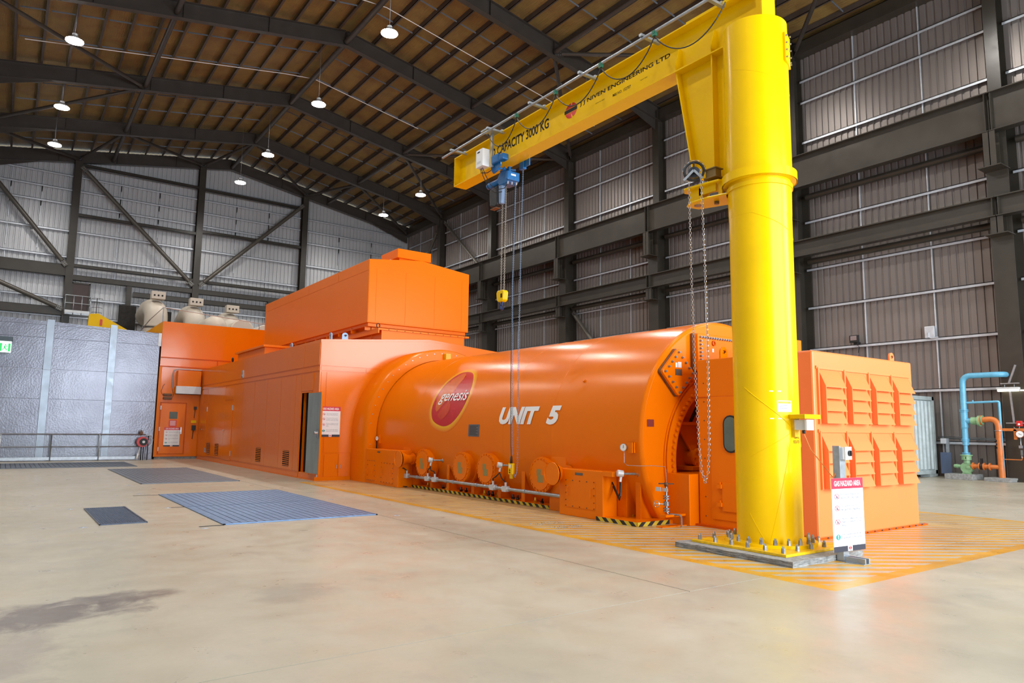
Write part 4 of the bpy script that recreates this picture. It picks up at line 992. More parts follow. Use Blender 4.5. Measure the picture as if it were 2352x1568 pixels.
# metal clad wall
cw = thing('clad_enclosure', 'tall grey stucco aluminium clad enclosure at the left with a handrail in front', 'enclosure', (1, 31.2, 0))
MB().prism([(XL+.3, 0), (4.93, 0), (4.93, 5.0), (XL+.3, 5.24)], 1, 31.22, 38).build('enclosure_core', M_CLAD, cw)
zs = [0.02, 2.26, 3.36, 4.52, 5.0]; xs = [(XL+.3, 1.08), (1.33, 3.15), (3.40, 4.92)]
for x0, x1 in xs:
    for z0, z1 in zip(zs, zs[1:]):
        box('cladding_sheet', (x0, 31.19-.004*(zs.index(z0) % 2), z0+.004), (x1, 31.225, z1-.004), M_CLAD, cw, .004, seg=1)
    MB().prism([(x0, 5.0), (x1, 5.0), (x1, 5.24-.033*(x1+2)), (x0, 5.24-.033*(x0+2))], 1, 31.18, 31.225).build('top_flashing', M_CLAD, cw)
M_STRAP = mat('bright_cover_strip', (.28, .32, .37), .34, .7, .1, 2)
for x in (1.205, 3.275):
    box('cover_strip', (x-.125, 31.15, .02), (x+.125, 31.2, 3.35), M_STRAP, cw, .006); box('cover_strip', (x-.125, 31.145, 3.33), (x+.125, 31.2, 5.2), M_STRAP, cw, .006)
    b = MB()
    for k in range(24): b.frus((x-.135, 31.15, .3+k*.2), (x-.135, 31.14, .3+k*.2), .012, n=6)
    b.build('strip_rivet', M_BOLT, cw, kind='stuff')
box('corner_flashing', (4.86, 31.16, 4.5), (4.97, 31.22, 5.02), M_BOX, cw)
ex = thing('exit_sign', 'green running man exit sign at the left edge, on the grey cladding', 'sign', (-.1, 30.6, 4.1))
MB().box((-.36, 30.5, 4.25), (.10, 30.75, 4.40)).box((-.2, 30.7, 4.2), (.05, 31.15, 4.3)).build('sign_housing', mat('exit_housing', (.05, .08, .10), .4), ex, .01)
box('sign_panel', (-.36, 30.60, 3.84), (.07, 30.64, 4.24), emit('exit_white', (.75, .95, .85), 1.1), ex)
fe = plane((0, 30.597, 0), (1, 0, 0), (0, 0, 1)); M_EG = emit('exit_green', (.02, .55, .12), .9)
poly_on('sign_green', rect(-.02, .045, 3.88, 4.16), fe, M_EG, ex); poly_on('sign_green', rect(-.34, -.2, 3.88, 4.16), fe, M_EG, ex)
poly_on('running_man', circ(-.10, 4.11, .022, n=12), fe, M_EG, ex)
poly_on('running_man', [(-.13, 4.08), (-.09, 4.08), (-.06, 4.03), (-.04, 4.04), (-.045, 4.055), (-.08, 4.09)], plane((0, 30.596, 0), (1, 0, 0), (0, 0, 1)), M_EG, ex)
poly_on('running_man', [(-.14, 4.07), (-.10, 4.08), (-.10, 4.0), (-.05, 3.96), (-.06, 3.90), (-.075, 3.9), (-.08, 3.95), (-.13, 3.98), (-.17, 3.92), (-.19, 3.93), (-.14, 4.0)], plane((0, 30.595, 0), (1, 0, 0), (0, 0, 1)), M_EG, ex)
rl = thing('mesh_handrail', 'low galvanised handrail with wire mesh infill in front of the grey cladding', 'railing', (1.5, 30.9, 0))
MB().tube([(XL+.3, 30.9, .98), (4.62, 30.9, .98)], .022, 8).build('top_rail', M_GALV, rl)
MB().tube([(XL+.3, 30.9, .52), (4.4, 30.9, .52)], .018, 8).build('mid_rail', M_GALV, rl)
box('kick_plate', (XL+.3, 30.89, .04), (4.4, 30.91, .15), M_GALV, rl)
for x in (-1.5, .02, 1.53, 3.06): MB().frus((x, 30.9, 0), (x, 30.9, .98), .024, n=8).build('rail_post', M_GALV, rl)
b = MB()
for k in range(130):
    x = XL+.35+k*.05; b.box((x-.0025, 30.93, .12), (x+.0025, 30.935, .95))
for k in range(16): b.box((XL+.3, 30.93, .14+k*.05), (4.2, 30.935, .145+k*.05))
b.build('wire_mesh', M_GALV, rl, kind='stuff')
hr = thing('hose_reel', 'red fire hose reel on a post at the end of the handrail', 'hose reel', (4.5, 30.8, 0))
MB().frus((4.5, 30.72, .70), (4.5, 30.86, .70), .20, n=28).build('reel_disc', M_RED2, hr)
MB().frus((4.53, 30.68, .70), (4.53, 30.72, .70), .14, n=24).build('hose_coil', M_BLACK, hr); MB().frus((4.53, 30.66, .7), (4.53, 30.68, .7), .05, n=16).build('reel_hub', M_BOX, hr)
for x in (4.48, 4.55, 4.70): MB().frus((x, 30.8, 0), (x, 30.8, .55 if x < 4.6 else .95), .018, n=8).build('stand_post', M_BLACK, hr)
MB().tube([(4.62, 30.8, .95), (4.8, 30.8, .93), (4.86, 30.8, .8), (4.84, 30.8, .62), (4.72, 30.8, .5)], .02, 8).build('rail_loop', M_GALV, hr)
MB().tube([(4.42, 30.75, .5), (4.38, 30.75, .25)], .012, 6).frus((4.38, 30.75, .25), (4.34, 30.75, .05), .025, .05, n=10).build('hose_nozzle', M_WHITE, hr)
MB().frus((4.44, 30.8, .95), (4.44, 30.8, 1.15), .03, n=8).box((4.4, 30.77, 1.0), (4.5, 30.83, 1.1)).build('reel_valve', M_RUST, hr)
# access platform high on the gable
pf = thing('access_platform', 'small caged access platform high on the gable beside a dark door', 'platform', (3.1, 49.2, 7.8))
box('platform_deck', (2.45, 48.6, 7.75), (3.75, 49.4, 7.85), M_GALV, pf); box('toe_board', (2.47, 48.58, 7.85), (3.75, 48.6, 8.0), M_BOX, pf)
for z in (8.42, 8.88): MB().tube([(2.47, 49.4, z), (2.47, 48.6, z), (3.75, 48.6, z), (3.75, 49.4, z)], .022, 6).build('guard_rail', M_GALV, pf)
for x in (2.47, 2.9, 3.32, 3.75): MB().frus((x, 48.6, 7.75), (x, 48.6, 8.88), .022, n=6).build('guard_post', M_GALV, pf)
for z in (8.0, 8.3, 8.6, 8.85): MB().tube([(3.85+.28-.28*math.cos(R(20*k)), 48.9-.3*math.sin(R(20*k)), z) for k in range(10)], .014, 5).build('cage_hoop', M_STEEL, pf)
box('cat_ladder', (4.1, 49.0, 6.0), (4.14, 49.04, 8.9), M_STEEL, pf)
dd = S(thing('door_1', 'dark brown personnel door high on the gable wall', 'door', (3.2, 49.5, 7.9)), 'dark brown personnel door high on the gable wall', 'door')
box('door_leaf', (2.85, 49.55, 7.9), (3.68, 49.6, 9.75), mat('brown_door', (.045, .022, .018), .4), dd); MB().box((2.78, 49.5, 7.9), (2.85, 49.62, 9.83)).box((3.68, 49.5, 7.9), (3.75, 49.62, 9.83)).box((2.78, 49.5, 9.75), (3.75, 49.62, 9.83)).build('door_frame', M_STEEL, dd)

# ================================================================== JIB CRANE
CX, CY = 7.575, 5.22
jc = thing('jib_crane', 'tall yellow pillar jib crane bolted to a concrete pad', 'crane', (CX, CY, 0))
pad = thing('crane_pad', 'low rough concrete pad under the yellow crane column', 'pad', (7.45, 5.2, 0))
mb = MB(); rnd = random.Random(3)
nx, ny = 24, 26; X0, X1, Y0, Y1 = 6.76, 8.14, 4.40, 5.98
o = MB().box((X0, Y0, 0), (X1, Y1, .062)).build('pad_body', M_CONC, pad)
bm = bmesh.new(); bm.from_mesh(o.data); bmesh.ops.subdivide_edges(bm, edges=bm.edges[:], cuts=18, use_grid_fill=True)
for v in bm.verts:
    if v.co.z > .004:
        k = .006 if v.co.z < .06 else .003
        v.co += Vector((rnd.uniform(-k, k), rnd.uniform(-k, k), rnd.uniform(-.002, .001) if v.co.z > .05 else 0))
bm.to_mesh(o.data); bm.free()
box('base_plate', (6.92, 4.58, .062), (8.12, 5.86, .092), M_YEW, jc, .004)
MB().frus((CX, CY, .092), (CX, CY, .125), .53, n=48).build('base_flange', M_YE, jc)
def bolt(x, y, z):
    b = MB().hexb((x, y, z), (0, 0, 1), .024, .028); b.hexb((x, y, z+.028), (0, 0, 1), .021, .024); b.frus((x, y, z+.052), (x, y, z+.072), .013, n=8)
    return b
b0 = None
def anchor(x, y, z, nm='anchor_bolt'):
    global b0
    if b0 is None:
        b0 = bolt(0, 0, 0).build(nm, M_BOLT); b0.parent = jc; c = b0
    else: c = b0.copy(); COL.objects.link(c)
    c.name = nm; c.location = Vector((x, y, z))-Vector((CX, CY, 0)); c.rotation_euler = (0, 0, x*7+y*3)
for i in range(20):
    a = R(18*i+5); anchor(CX+.475*math.cos(a), CY+.475*math.sin(a), .125)
for i in range(5):
    x = 6.99+.266*i; anchor(x, 4.66, .092); anchor(x, 5.79, .092)
for i in range(1, 5):
    y = 4.66+.226*i
    anchor(6.99, y, .092); anchor(8.05, y, .092)
# column with seams
col = MB().frus((CX, CY, .125), (CX, CY, 4.5), .377, n=64, cap=False).build('column_tube', M_YE, jc)
def seam(mb, a0, z0, a1, z1, r, w=.006):
    n = 24; mb.tube([(CX+r*math.cos(R(a0+(a1-a0)*t/n)), CY+r*math.sin(R(a0+(a1-a0)*t/n)), z0+(z1-z0)*t/n) for t in range(n+1)], w, 5)
b = MB(); seam(b, 175, 1.92, 305, 1.22, .377); seam(b, 185, 1.1, 262, 1.40+.0, .377, .004); seam(b, 262, 1.40, 215, .14, .377, .003); seam(b, 180, .45, 208, .13, .377, .003); seam(b, 200, 4.05, 300, 3.75, .377, .004)
b.build('weld_seam', M_YE, col)
MB().frus((CX, CY, 4.40), (CX, CY, 4.45), .40, .40, n=48).frus((CX, CY, 4.05), (CX, CY, 4.4), .379, .385, n=48).build('bearing_collar', M_YE, jc)
slv = MB().frus((CX, CY, 4.62), (CX, CY, 6.58), .398, n=64).build('rotating_sleeve', M_YE, jc)
b = MB(); seam(b, 170, 5.95, 300, 5.62, .398, .003); b.build('weld_seam', M_YE, slv)
# ring band: wide flat ring with sloped path towards the drive bracket
MB().frus((CX, CY, 4.50), (CX, CY, 4.61), .455, n=64, cap=False).frus((CX, CY, 4.50), (CX, CY, 4.61), .44, n=64).build('ring_band', M_YE, jc)
# cover plate on sleeve
cvv = MB(); nrm = Vector((-.10, -1, 0)).normalized(); pc = Vector((CX, CY, 6.25))+nrm*.385
n_ang = math.atan2(nrm.y, nrm.x)
pts = rsq(0, 0, .14, .20, .03)
base_a = R(292)
def onsl(u, z, k): a = base_a+u/.398; return (CX+(.398+k)*math.cos(a), CY+(.398+k)*math.sin(a), z)
vs = [onsl(u, 6.20+z, k) for k in (0, .03) for u, z in pts]; n = len(pts)
MB().add(vs, [(i, (i+1) % n, n+(i+1) % n, n+i) for i in range(n)]+[tuple(range(n, 2*n))]).build('access_cover', M_YE, jc)
b = MB()
for k in range(4):
    for s in (-1, 1): b.hexb(onsl(s*.115, 6.06+.095*k, .03), Vector(onsl(s*.115, 0, 1))-Vector(onsl(s*.115, 0, 0)), .012, .016)
for s in (-1, 1): b.hexb(onsl(0, 6.2+s*.175, .03), Vector(onsl(0, 0, 1))-Vector(onsl(0, 0, 0)), .012, .016)
b.build('cover_bolt', M_BOLT, jc, kind='stuff')
# jib beam
BX0, BX1, BW, BZ0, BZ1, BYE = 7.40, 7.70, 7.55, 6.47, 7.10, 12.5
MB().box((BX0, 5.02, BZ1-.02), (BX1, BYE, BZ1)).box((BX0, 5.02, BZ0), (BX1, BYE, BZ0+.02)).box((BW-.006, 5.02, BZ0+.02), (BW+.006, BYE, BZ1-.02)).build('jib_beam', M_YE, jc)
box('beam_end_plate', (BX0, BYE, BZ0), (BX1, BYE+.015, BZ1), M_YE, jc)
box('beam_tail_plate', (7.42, 4.99, 6.3), (7.70, 5.01, 8.1), M_YE, jc); box('tail_post', (7.45, 5.01, 6.5), (7.68, 5.1, 8.1), M_YE, jc)
MB().box((BX0, 5.01, 7.1), (BX1, 6.2, 7.12)).build('top_doubler', M_YE, jc)
# gusset under the beam
MB().prism([(5.60, 6.47), (6.42, 6.47), (6.14, 4.85), (5.60, 4.66)], 0, BW-.008, BW+.008).build('gusset_web', M_YE, jc)
MB().obox((BW, 6.43, 6.47), (BW, 6.15, 4.85), .22, .02, (0, 1, 0)).build('gusset_flange', M_YE, jc)
MB().box((7.43, 5.79, 4.66), (7.67, 5.81, 6.47)).box((7.43, 5.55, 4.64), (7.67, 6.15, 4.67)).build('sleeve_stiffener', M_YE, jc)
for y in (6.42, 5.80): MB().prism([(7.42, 6.49), (7.545, 6.49), (7.545, 6.85), (7.50, 6.85), (7.42, 6.60)], 1, y-.008, y+.008).build('web_stiffener', M_YE, jc)
# drive bracket
MB().prism([(7.5, 5.55), (7.30, 5.45), (7.22, 5.75), (7.22, 6.05), (7.32, 6.18), (7.52, 6.14), (7.72, 5.6)], 2, 4.40, 4.425).build('bracket_plate', M_YE, jc, .01)
MB().prism([(7.5, 5.55), (7.26, 5.6), (7.22, 5.85), (7.20, 6.12), (7.32, 6.22), (7.50, 6.16), (7.72, 5.6)], 2, 4.60, 4.63).build('bracket_plate', M_YE, jc, .01)
MB().box((7.30, 5.92, 4.425), (7.48, 6.1, 4.60)).box((7.30, 5.68, 4.50), (7.33, 5.95, 4.61)).box((7.33, 5.6, 4.425), (7.36, 5.66, 4.60)).build('bracket_web', M_YE, jc)
MB().frus((7.42, 5.76, 4.36), (7.42, 5.76, 4.40), .035, n=6).build('pivot_nut', M_BOLT, jc)
MB().frus((7.36, 6.02, 4.39), (7.36, 6.02, 4.40), .05, n=20).build('pivot_pin', M_BOLT, jc)
# lettering on the web
fwb = plane((BW-.0075, 0, 0), (0, -1, 0), (0, 0, 1))
text('D CAPACITY 3000 KG', 'capacity_lettering', fwb, (-11.30, -9.47, 6.755, 6.945), M_TXTB, jc, bold=.025)
text('J J NIVEN ENGINEERING LTD', 'maker_lettering', fwb, (-8.63, -6.62, 6.82, 6.91), M_TXTB, jc, bold=.022)
text('M&I NO. 152707', 'number_lettering', fwb, (-7.83, -7.43, 6.69, 6.74), M_TXTB, jc, bold=.008)
text('SERIAL NO. 80267', 'small_lettering', fwb, (-8.24, -8.02, 6.725, 6.742), M_TXTB, jc)
text('BUILT 2006', 'small_lettering', fwb, (-7.22, -7.08, 6.715, 6.732), M_TXTB, jc)
lo = poly_on('maker_emblem', circ(-8.86, 6.85, .155, .135, 32), fwb, M_RED2, jc, label='red roundel emblem with a black bar')
fw2 = plane((BW-.0095, 0, 0), (0, -1, 0), (0, 0, 1))
poly_on('emblem_bar', rect(-9.03, -8.70, 6.825, 6.885), plane((BW-.011, 0, 0), (0, -1, 0), (0, 0, 1)), M_TXTB, lo)
for z in (6.815, 6.89): poly_on('emblem_gap', rect(-9.03, -8.69, z, z+.006), fw2, M_YE, lo)
poly_on('emblem_gap', [(-8.84, 6.71), (-8.80, 6.71), (-8.86, 6.81)], fw2, M_YE, lo); poly_on('emblem_gap', [(-8.86, 6.99), (-8.82, 6.99), (-8.84, 6.92)], fw2, M_YE, lo)
# isolator on the column
def onc(a, z, r=.377): return (CX+r*math.cos(R(a)), CY+r*math.sin(R(a)), z)
def fcol(k, ac):
    f = lambda u, z: (CX+(.377+k)*math.cos(R(ac)+u/.377), CY+(.377+k)*math.sin(R(ac)+u/.377), z)
    f.curved = 7; return f
stk = poly_on('certificate_sticker', rect(-.095, .095, 1.63, 1.76), fcol(.002, 248), M_WHITE, jc)
poly_on('sticker_band', rect(-.085, .085, 1.725, 1.752), fcol(.003, 248), M_YE, stk)
text('Equipment Certificate', 'sticker_print', fcol(.004, 248), (-.08, .08, 1.73, 1.745), M_TXTG, stk)
for i in range(4): poly_on('sticker_print', rect(-.075, .06-.02*(i % 2), 1.65+.018*i, 1.655+.018*i), fcol(.003, 248), M_TXTG, stk)
for a, z in ((224, 1.87), (238, 1.87), (224, 1.55), (238, 1.55)): poly_on('tape_mark', rect(-.023, .023, z-.006, z+.006), fcol(.002, a), M_WHITE, jc)
for i, s in enumerate(('CRANE', 'ISOLATOR')): text(s, 'isolator_lettering', fcol(.003, 275), (-.05-.02*i, .05+.02*i, 1.32-.055*i, 1.355-.055*i), M_TXTB, jc)
MB().prism([(7.40, 4.60), (7.72, 4.60), (7.72, 4.86), (7.48, 4.86)], 2, 1.55, 1.60).build('isolator_hood', M_YE, jc, .004)
iso = box('isolator_box', (7.50, 4.66, 1.42), (7.62, 4.80, 1.54), M_BOX, jc, .004, label='grey isolator box with white lid')
MB().box((7.49, 4.635, 1.42), (7.63, 4.66, 1.54)).build('isolator_lid', M_WHITE, iso)
MB().frus((7.56, 4.72, 1.42), (7.56, 4.72, 1.38), .018, n=10).build('cable_gland', M_BLACK, iso)
MB().box((7.51, 4.8, 1.34), (7.61, 4.86, 1.55)).build('isolator_mount', M_YEW, jc)
MB().tube([(7.56, 4.72, 1.38), (7.57, 4.65, 1.2), (7.58, 4.5, 1.02), (7.57, 4.42, .93), (7.56, 4.38, .90), (7.57, 4.37, .93), (7.6, 4.37, 1.0), (7.62, 4.37, 1.1)], .006, 6).build('supply_cable', M_PIPEO, jc)
# festoon rail
RXX, RZ = 7.10, 7.03
MB().frus((RXX, 5.2, RZ), (RXX, 12.5, RZ), .022, n=12).build('festoon_rail', M_GALV, jc)
for y in (12.1, 10.75, 9.43, 8.1, 6.75, 5.6):
    MB().box((RXX-.05, y-.025, RZ+.022), (7.45, y+.025, RZ+.06)).box((7.38, y-.03, RZ+.06), (7.5, y+.03, RZ+.09)).build('rail_bracket', M_GALV, jc)
tr = [9.85, 8.74, 7.63, 6.52]
prev = (RXX+.25, 10.95, RZ-.05)
ends = [(7.15, 10.85, RZ-.02)]+[(RXX, y, RZ-.07) for y in tr]+[(7.3, 5.45, RZ-.02)]
for y in tr: MB().box((RXX-.025, y-.03, RZ-.07), (RXX+.025, y+.03, RZ+.01)).frus((RXX-.03, y, RZ-.02), (RXX+.03, y, RZ-.02), .022, n=10).build('festoon_trolley', mat('trolley_green', (.01, .14, .08), .4) if y == tr[0] else bpy.data.materials['trolley_green'], jc)
for a, c in zip(ends, ends[1:]):
    pts = []
    for t in range(17):
        q = t/16; pts.append((a[0]+(c[0]-a[0])*q, a[1]+(c[1]-a[1])*q, a[2]+(c[2]-a[2])*q-.38*(1-(2*q-1)**2)**.9))
    MB().tube(pts, .009, 6).build('festoon_cable', M_BLACK, jc)

# chain helper
def chain(mb, pts, pitch=.034, wire=.0045, lw=.012):
    pts = [Vector(p) for p in pts]; L = [0]
    for a, c in zip(pts, pts[1:]): L.append(L[-1]+(c-a).length)
    k = 0; s = pitch/2; j = 0
    while s < L[-1]:
        while L[j+1] < s: j += 1
        p = pts[j].lerp(pts[j+1], (s-L[j])/(L[j+1]-L[j])); d = (pts[j+1]-pts[j]).normalized()
        n1_ = d.cross(Vector((.6, .8, 0))).normalized() if k % 2 else d.cross(Vector((-.8, .6, 0))).normalized()
        h = pitch*.42
        mb.tube([p+d*h*.95, p+d*h*.6+n1_*lw, p-d*h*.6+n1_*lw, p-d*h*.95, p-d*h*.6-n1_*lw, p+d*h*.6-n1_*lw], wire, 4, closed=True)
        s += pitch*.75; k += 1
    return mb
# rotation drive with hand chain
rd = thing('slewing_drive', 'black hand chain wheel drive beside the crane sleeve with a long chain loop', 'chain drive', (7.22, 5.95, 4.65))
wc = Vector((7.17, 5.92, 4.80)); wa = Vector((-.80, -.60, 0)).normalized(); wu = Vector((0, 0, 1)); wv = wa.cross(wu)
MB().tube([wc+(wu*math.cos(R(12*i))+wv*math.sin(R(12*i)))*.125 for i in range(30)], .017, 8, closed=True).build('chain_wheel', M_BLACK, rd)
b = MB()
for a in (0, 120, 240): b.obox(wc, wc+(wu*math.cos(R(a))+wv*math.sin(R(a)))*.12, .02, .03, wa)
b.frus(wc-wa*.03, wc+wa*.02, .03, n=14); b.build('wheel_spoke', M_BLACK, rd)
MB().frus(wc-wa*.16, wc-wa*.02, .075, n=20).build('drive_housing', mat('drive_grey', (.06, .07, .09), .35, .3), rd)
MB().box((7.28, 5.66, 4.70), (7.40, 5.82, 4.80)).box((7.26, 5.64, 4.80), (7.42, 5.84, 4.815)).box((7.26, 5.64, 4.68), (7.42, 5.84, 4.70)).build('worm_gearbox', mat('oily_gearbox', (.20, .12, .03), .5), rd, .004)
sd = wv
pf_ = wc+wa*.05
MB().obox(pf_+wu*.0, pf_-wu*.13+wv*.13, .03, .012, wa).obox(pf_, pf_-wu*.12-wv*.11, .03, .012, wa).build('chain_guide', M_GALV, rd)
pa_ = (7.25, 6.06, 4.72); pb3 = (7.22, 5.77, 4.80)
lp = [wc+wu*0+wv*.125 if False else Vector(pa_)]
c1 = [Vector((7.20, 6.03, 4.74)), Vector((7.20, 6.02, 3.5)), Vector((7.21, 6.0, 2.2)), Vector((7.22, 5.965, 1.2)), Vector((7.22, 5.93, .88)), Vector((7.22, 5.88, .76)), Vector((7.22, 5.83, .88)), Vector((7.215, 5.80, 1.2)), Vector((7.2, 5.78, 2.2)), Vector((7.18, 5.78, 3.5)), Vector((7.16, 5.80, 4.80))]
top = [wc+(wu*math.cos(R(a))+wv*math.sin(R(a)))*.143 for a in range(-90, 91, 15)]
chain(MB(), c1, .046, .0042, .013).build('hand_chain', M_CHROME, rd, kind='stuff')
chain(MB(), top, .046, .0042, .013).build('wheel_chain', M_CHROME, rd, kind='stuff')

# ================================================================== HOIST
ho_ = thing('chain_hoist', 'blue electric chain hoist with a black chain bag hanging from the jib tip', 'hoist', (7.55, 10.6, 6.4))
cb = box('control_box', (7.12, 10.98, 6.42), (7.28, 11.22, 6.77), M_WHITE, ho_, .006, label='white control box')
poly_on('box_mark', rect(-11.17, -11.08, 6.70, 6.73), plane((7.118, 0, 0), (0, -1, 0), (0, 0, 1)), M_TXTB, cb)
poly_on('box_mark', rect(-11.18, -11.05, 6.49, 6.53), plane((7.118, 0, 0), (0, -1, 0), (0, 0, 1)), M_BOX, cb)
MB().box((7.28, 10.90, 6.40), (7.32, 10.95, 7.10)).box((7.08, 10.78, 7.07), (7.38, 11.0, 7.10)).build('current_arm', M_GALV, ho_)
MB().box((7.26, 10.66, 6.44), (7.34, 10.90, 6.60)).box((7.26, 10.50, 6.44), (7.40, 10.66, 6.56)).build('trolley_motor', M_BLUE, ho_, .02)
MB().prism([(10.66, 6.50), (10.99, 6.52), (11.0, 6.38), (10.93, 6.28), (10.78, 6.30), (10.68, 6.40)], 0, 7.33, 7.36).build('trolley_plate', M_BLUE, ho_, .006)
MB().prism([(10.30, 6.60), (10.62, 6.60), (10.62, 6.36), (10.30, 6.36)], 0, 7.73, 7.76).build('trolley_plate', M_BLUE, ho_, .006)
for y in (10.74, 10.90): MB().frus((7.36, y, 6.52), (7.42, y, 6.52), .045, n=18).build('trolley_wheel', M_STEEL, ho_)
MB().frus((7.36, 10.88, 6.39), (7.72, 10.72, 6.37), .022, n=14).frus((7.50, 10.82, 6.38), (7.53, 10.80, 6.38), .045, n=16).build('cross_bar', M_BLUE, ho_)
for y in (10.7, 10.95): MB().box((7.53, y-.03, 6.28), (7.57, y+.03, 6.40)).build('hanger_lug', M_BLUE, ho_)
hb = MB().prism([(10.62, 6.08), (10.60, 6.27), (10.72, 6.32), (10.90, 6.31), (11.0, 6.2), (10.92, 6.06), (10.7, 6.05)], 0, 7.46, 7.72).build('hoist_body', M_BLUE, ho_, .02)
box('hoist_cover', (7.42, 10.56, 6.09), (7.71, 10.64, 6.27), M_BLUE, ho_, .025)
poly_on('hoist_nameplate', rect(7.50, 7.61, 6.18, 6.215), plane((0, 10.558, 0), (1, 0, 0), (0, 0, 1)), M_TXTW, hb)
MB().frus((7.52, 10.95, 6.18), (7.48, 11.26, 6.15), .065, n=20).frus((7.48, 11.26, 6.15), (7.478, 11.30, 6.148), .072, .06, n=20).build('hoist_motor', M_BLUE, ho_)
MB().prism([(10.97, 6.09), (11.24, 6.05), (11.22, 5.71), (11.02, 5.66), (10.94, 5.70)], 0, 7.45, 7.58).build('chain_bag', M_BLACK, ho_, .03)
MB().prism([(10.82, 6.07), (10.95, 6.09), (10.93, 5.70), (10.84, 5.70)], 0, 7.47, 7.57).build('bag_front', mat('bag_grey_blue', (.16, .24, .38), .5), ho_, .02)
box('bag_rim', (7.46, 11.0, 5.65), (7.57, 11.2, 5.665), M_RUST, ho_)
for pts in ([(7.2, 11.1, 6.42), (7.22, 11.02, 6.25), (7.3, 10.95, 6.05), (7.38, 10.85, 5.95), (7.46, 10.72, 5.96), (7.5, 10.64, 6.06)], [(7.2, 11.14, 6.42), (7.2, 11.08, 6.25), (7.28, 11.0, 6.0), (7.36, 10.9, 5.9), (7.46, 10.8, 5.91)], [(7.2, 11.18, 6.42), (7.2, 11.15, 6.33), (7.28, 11.05, 6.32), (7.32, 10.98, 6.36)]):
    MB().tube(pts, .008, 6).build('control_cable', M_BLACK, ho_)
for x, y in ((7.47, 10.62), (7.55, 10.60), (7.64, 10.58)): MB().frus((x, y, 6.07), (x, y, 6.02), .014, n=10).build('cable_gland', M_BOX, ho_)
M_CHB = mat('pale_chain', (.45, .42, .36), .35, .6, .2, 30)
chain(chain(MB(), [(7.56, 10.92, 6.05), (7.54, 10.90, 3.98)], .034, .0048, .012), [(7.56, 10.80, 6.05), (7.56, 10.83, 3.98)], .034, .0048, .012).build('load_chain', M_CHB, ho_, kind='stuff')
hk = MB().prism([(10.77, 3.81), (10.75, 3.96), (10.79, 4.0), (10.95, 4.0), (10.99, 3.96), (10.97, 3.81), (10.92, 3.78), (10.82, 3.78)], 0, 7.49, 7.61).build('hook_block', M_YE, ho_, .012, label='yellow hook block')
poly_on('block_mark', rect(-10.84, -10.79, 3.85, 3.93), plane((7.488, 0, 0), (0, -1, 0), (0, 0, 1)), M_TXTB, hk)
b = MB().frus((7.55, 10.87, 3.79), (7.55, 10.87, 3.74), .02, n=12)
b.tube([(7.55, 10.87+.048*math.sin(R(a)), 3.69+.048*math.cos(R(a))) for a in range(0, 271, 18)], [.022]*6+[.024]*6+[.016]*4, 10)
b.build('hook', mat('hook_blue', (.02, .04, .14), .4, .3), hk)
# pendant
pn = thing('pendant_control', 'yellow pendant push-button control hanging low on its cable in front of the generator', 'pendant', (7.5, 10.3, .6))
MB().tube([(7.62, 10.60, 6.02), (7.58, 10.60, 4.0), (7.56, 10.57, 2.2), (7.55, 10.53, 1.1), (7.55, 10.51, .88)], .007, 6).build('pendant_cable', M_BLACK, pn)
MB().frus((7.55, 10.51, .90), (7.55, 10.51, .77), .018, .026, n=10).build('cable_boot', M_BLACK, pn)
pb4 = box('pendant_body', (7.52, 10.44, .57), (7.58, 10.57, .77), M_YE, pn, .012)
poly_on('pendant_label', rect(-10.54, -10.48, .69, .75), plane((7.518, 0, 0), (0, -1, 0), (0, 0, 1)), M_WHITE, pb4)
for z in (.61, .65): MB().frus((7.52, 10.51, z), (7.51, 10.51, z), .014, n=12).build('push_button', M_BLACK, pb4)
MB().box((7.53, 10.47, .50), (7.57, 10.53, .57)).build('pendant_tail', M_YEW, pn)
bc = mat('blue_chain', (.25, .36, .52), .35, .6, .2, 30)
chain(MB(), [(7.62, 10.57, 6.02), (7.58, 10.58, 4.0), (7.57, 10.54, 2.4), (7.56, 10.49, .9)], .030, .0038, .0105).build('pendant_chain', bc, pn, kind='stuff')
hc = thing('travel_chain', 'thin blue-grey hand chain hanging beside the pendant cable', 'chain', (7.74, 10.5, 6.3))
chain(MB(), [(7.74, 10.50, 6.36), (7.70, 10.50, 4.4), (7.62, 10.42, 2.4), (7.56, 10.33, .8), (7.55, 10.34, .62), (7.55, 10.39, .53), (7.55, 10.43, .60)], .030, .0038, .0105).build('chain_loop', bc, hc, kind='stuff')
MB().box((7.70, 10.45, 6.33), (7.78, 10.57, 6.52)).build('chain_anchor', M_BLUE, hc)

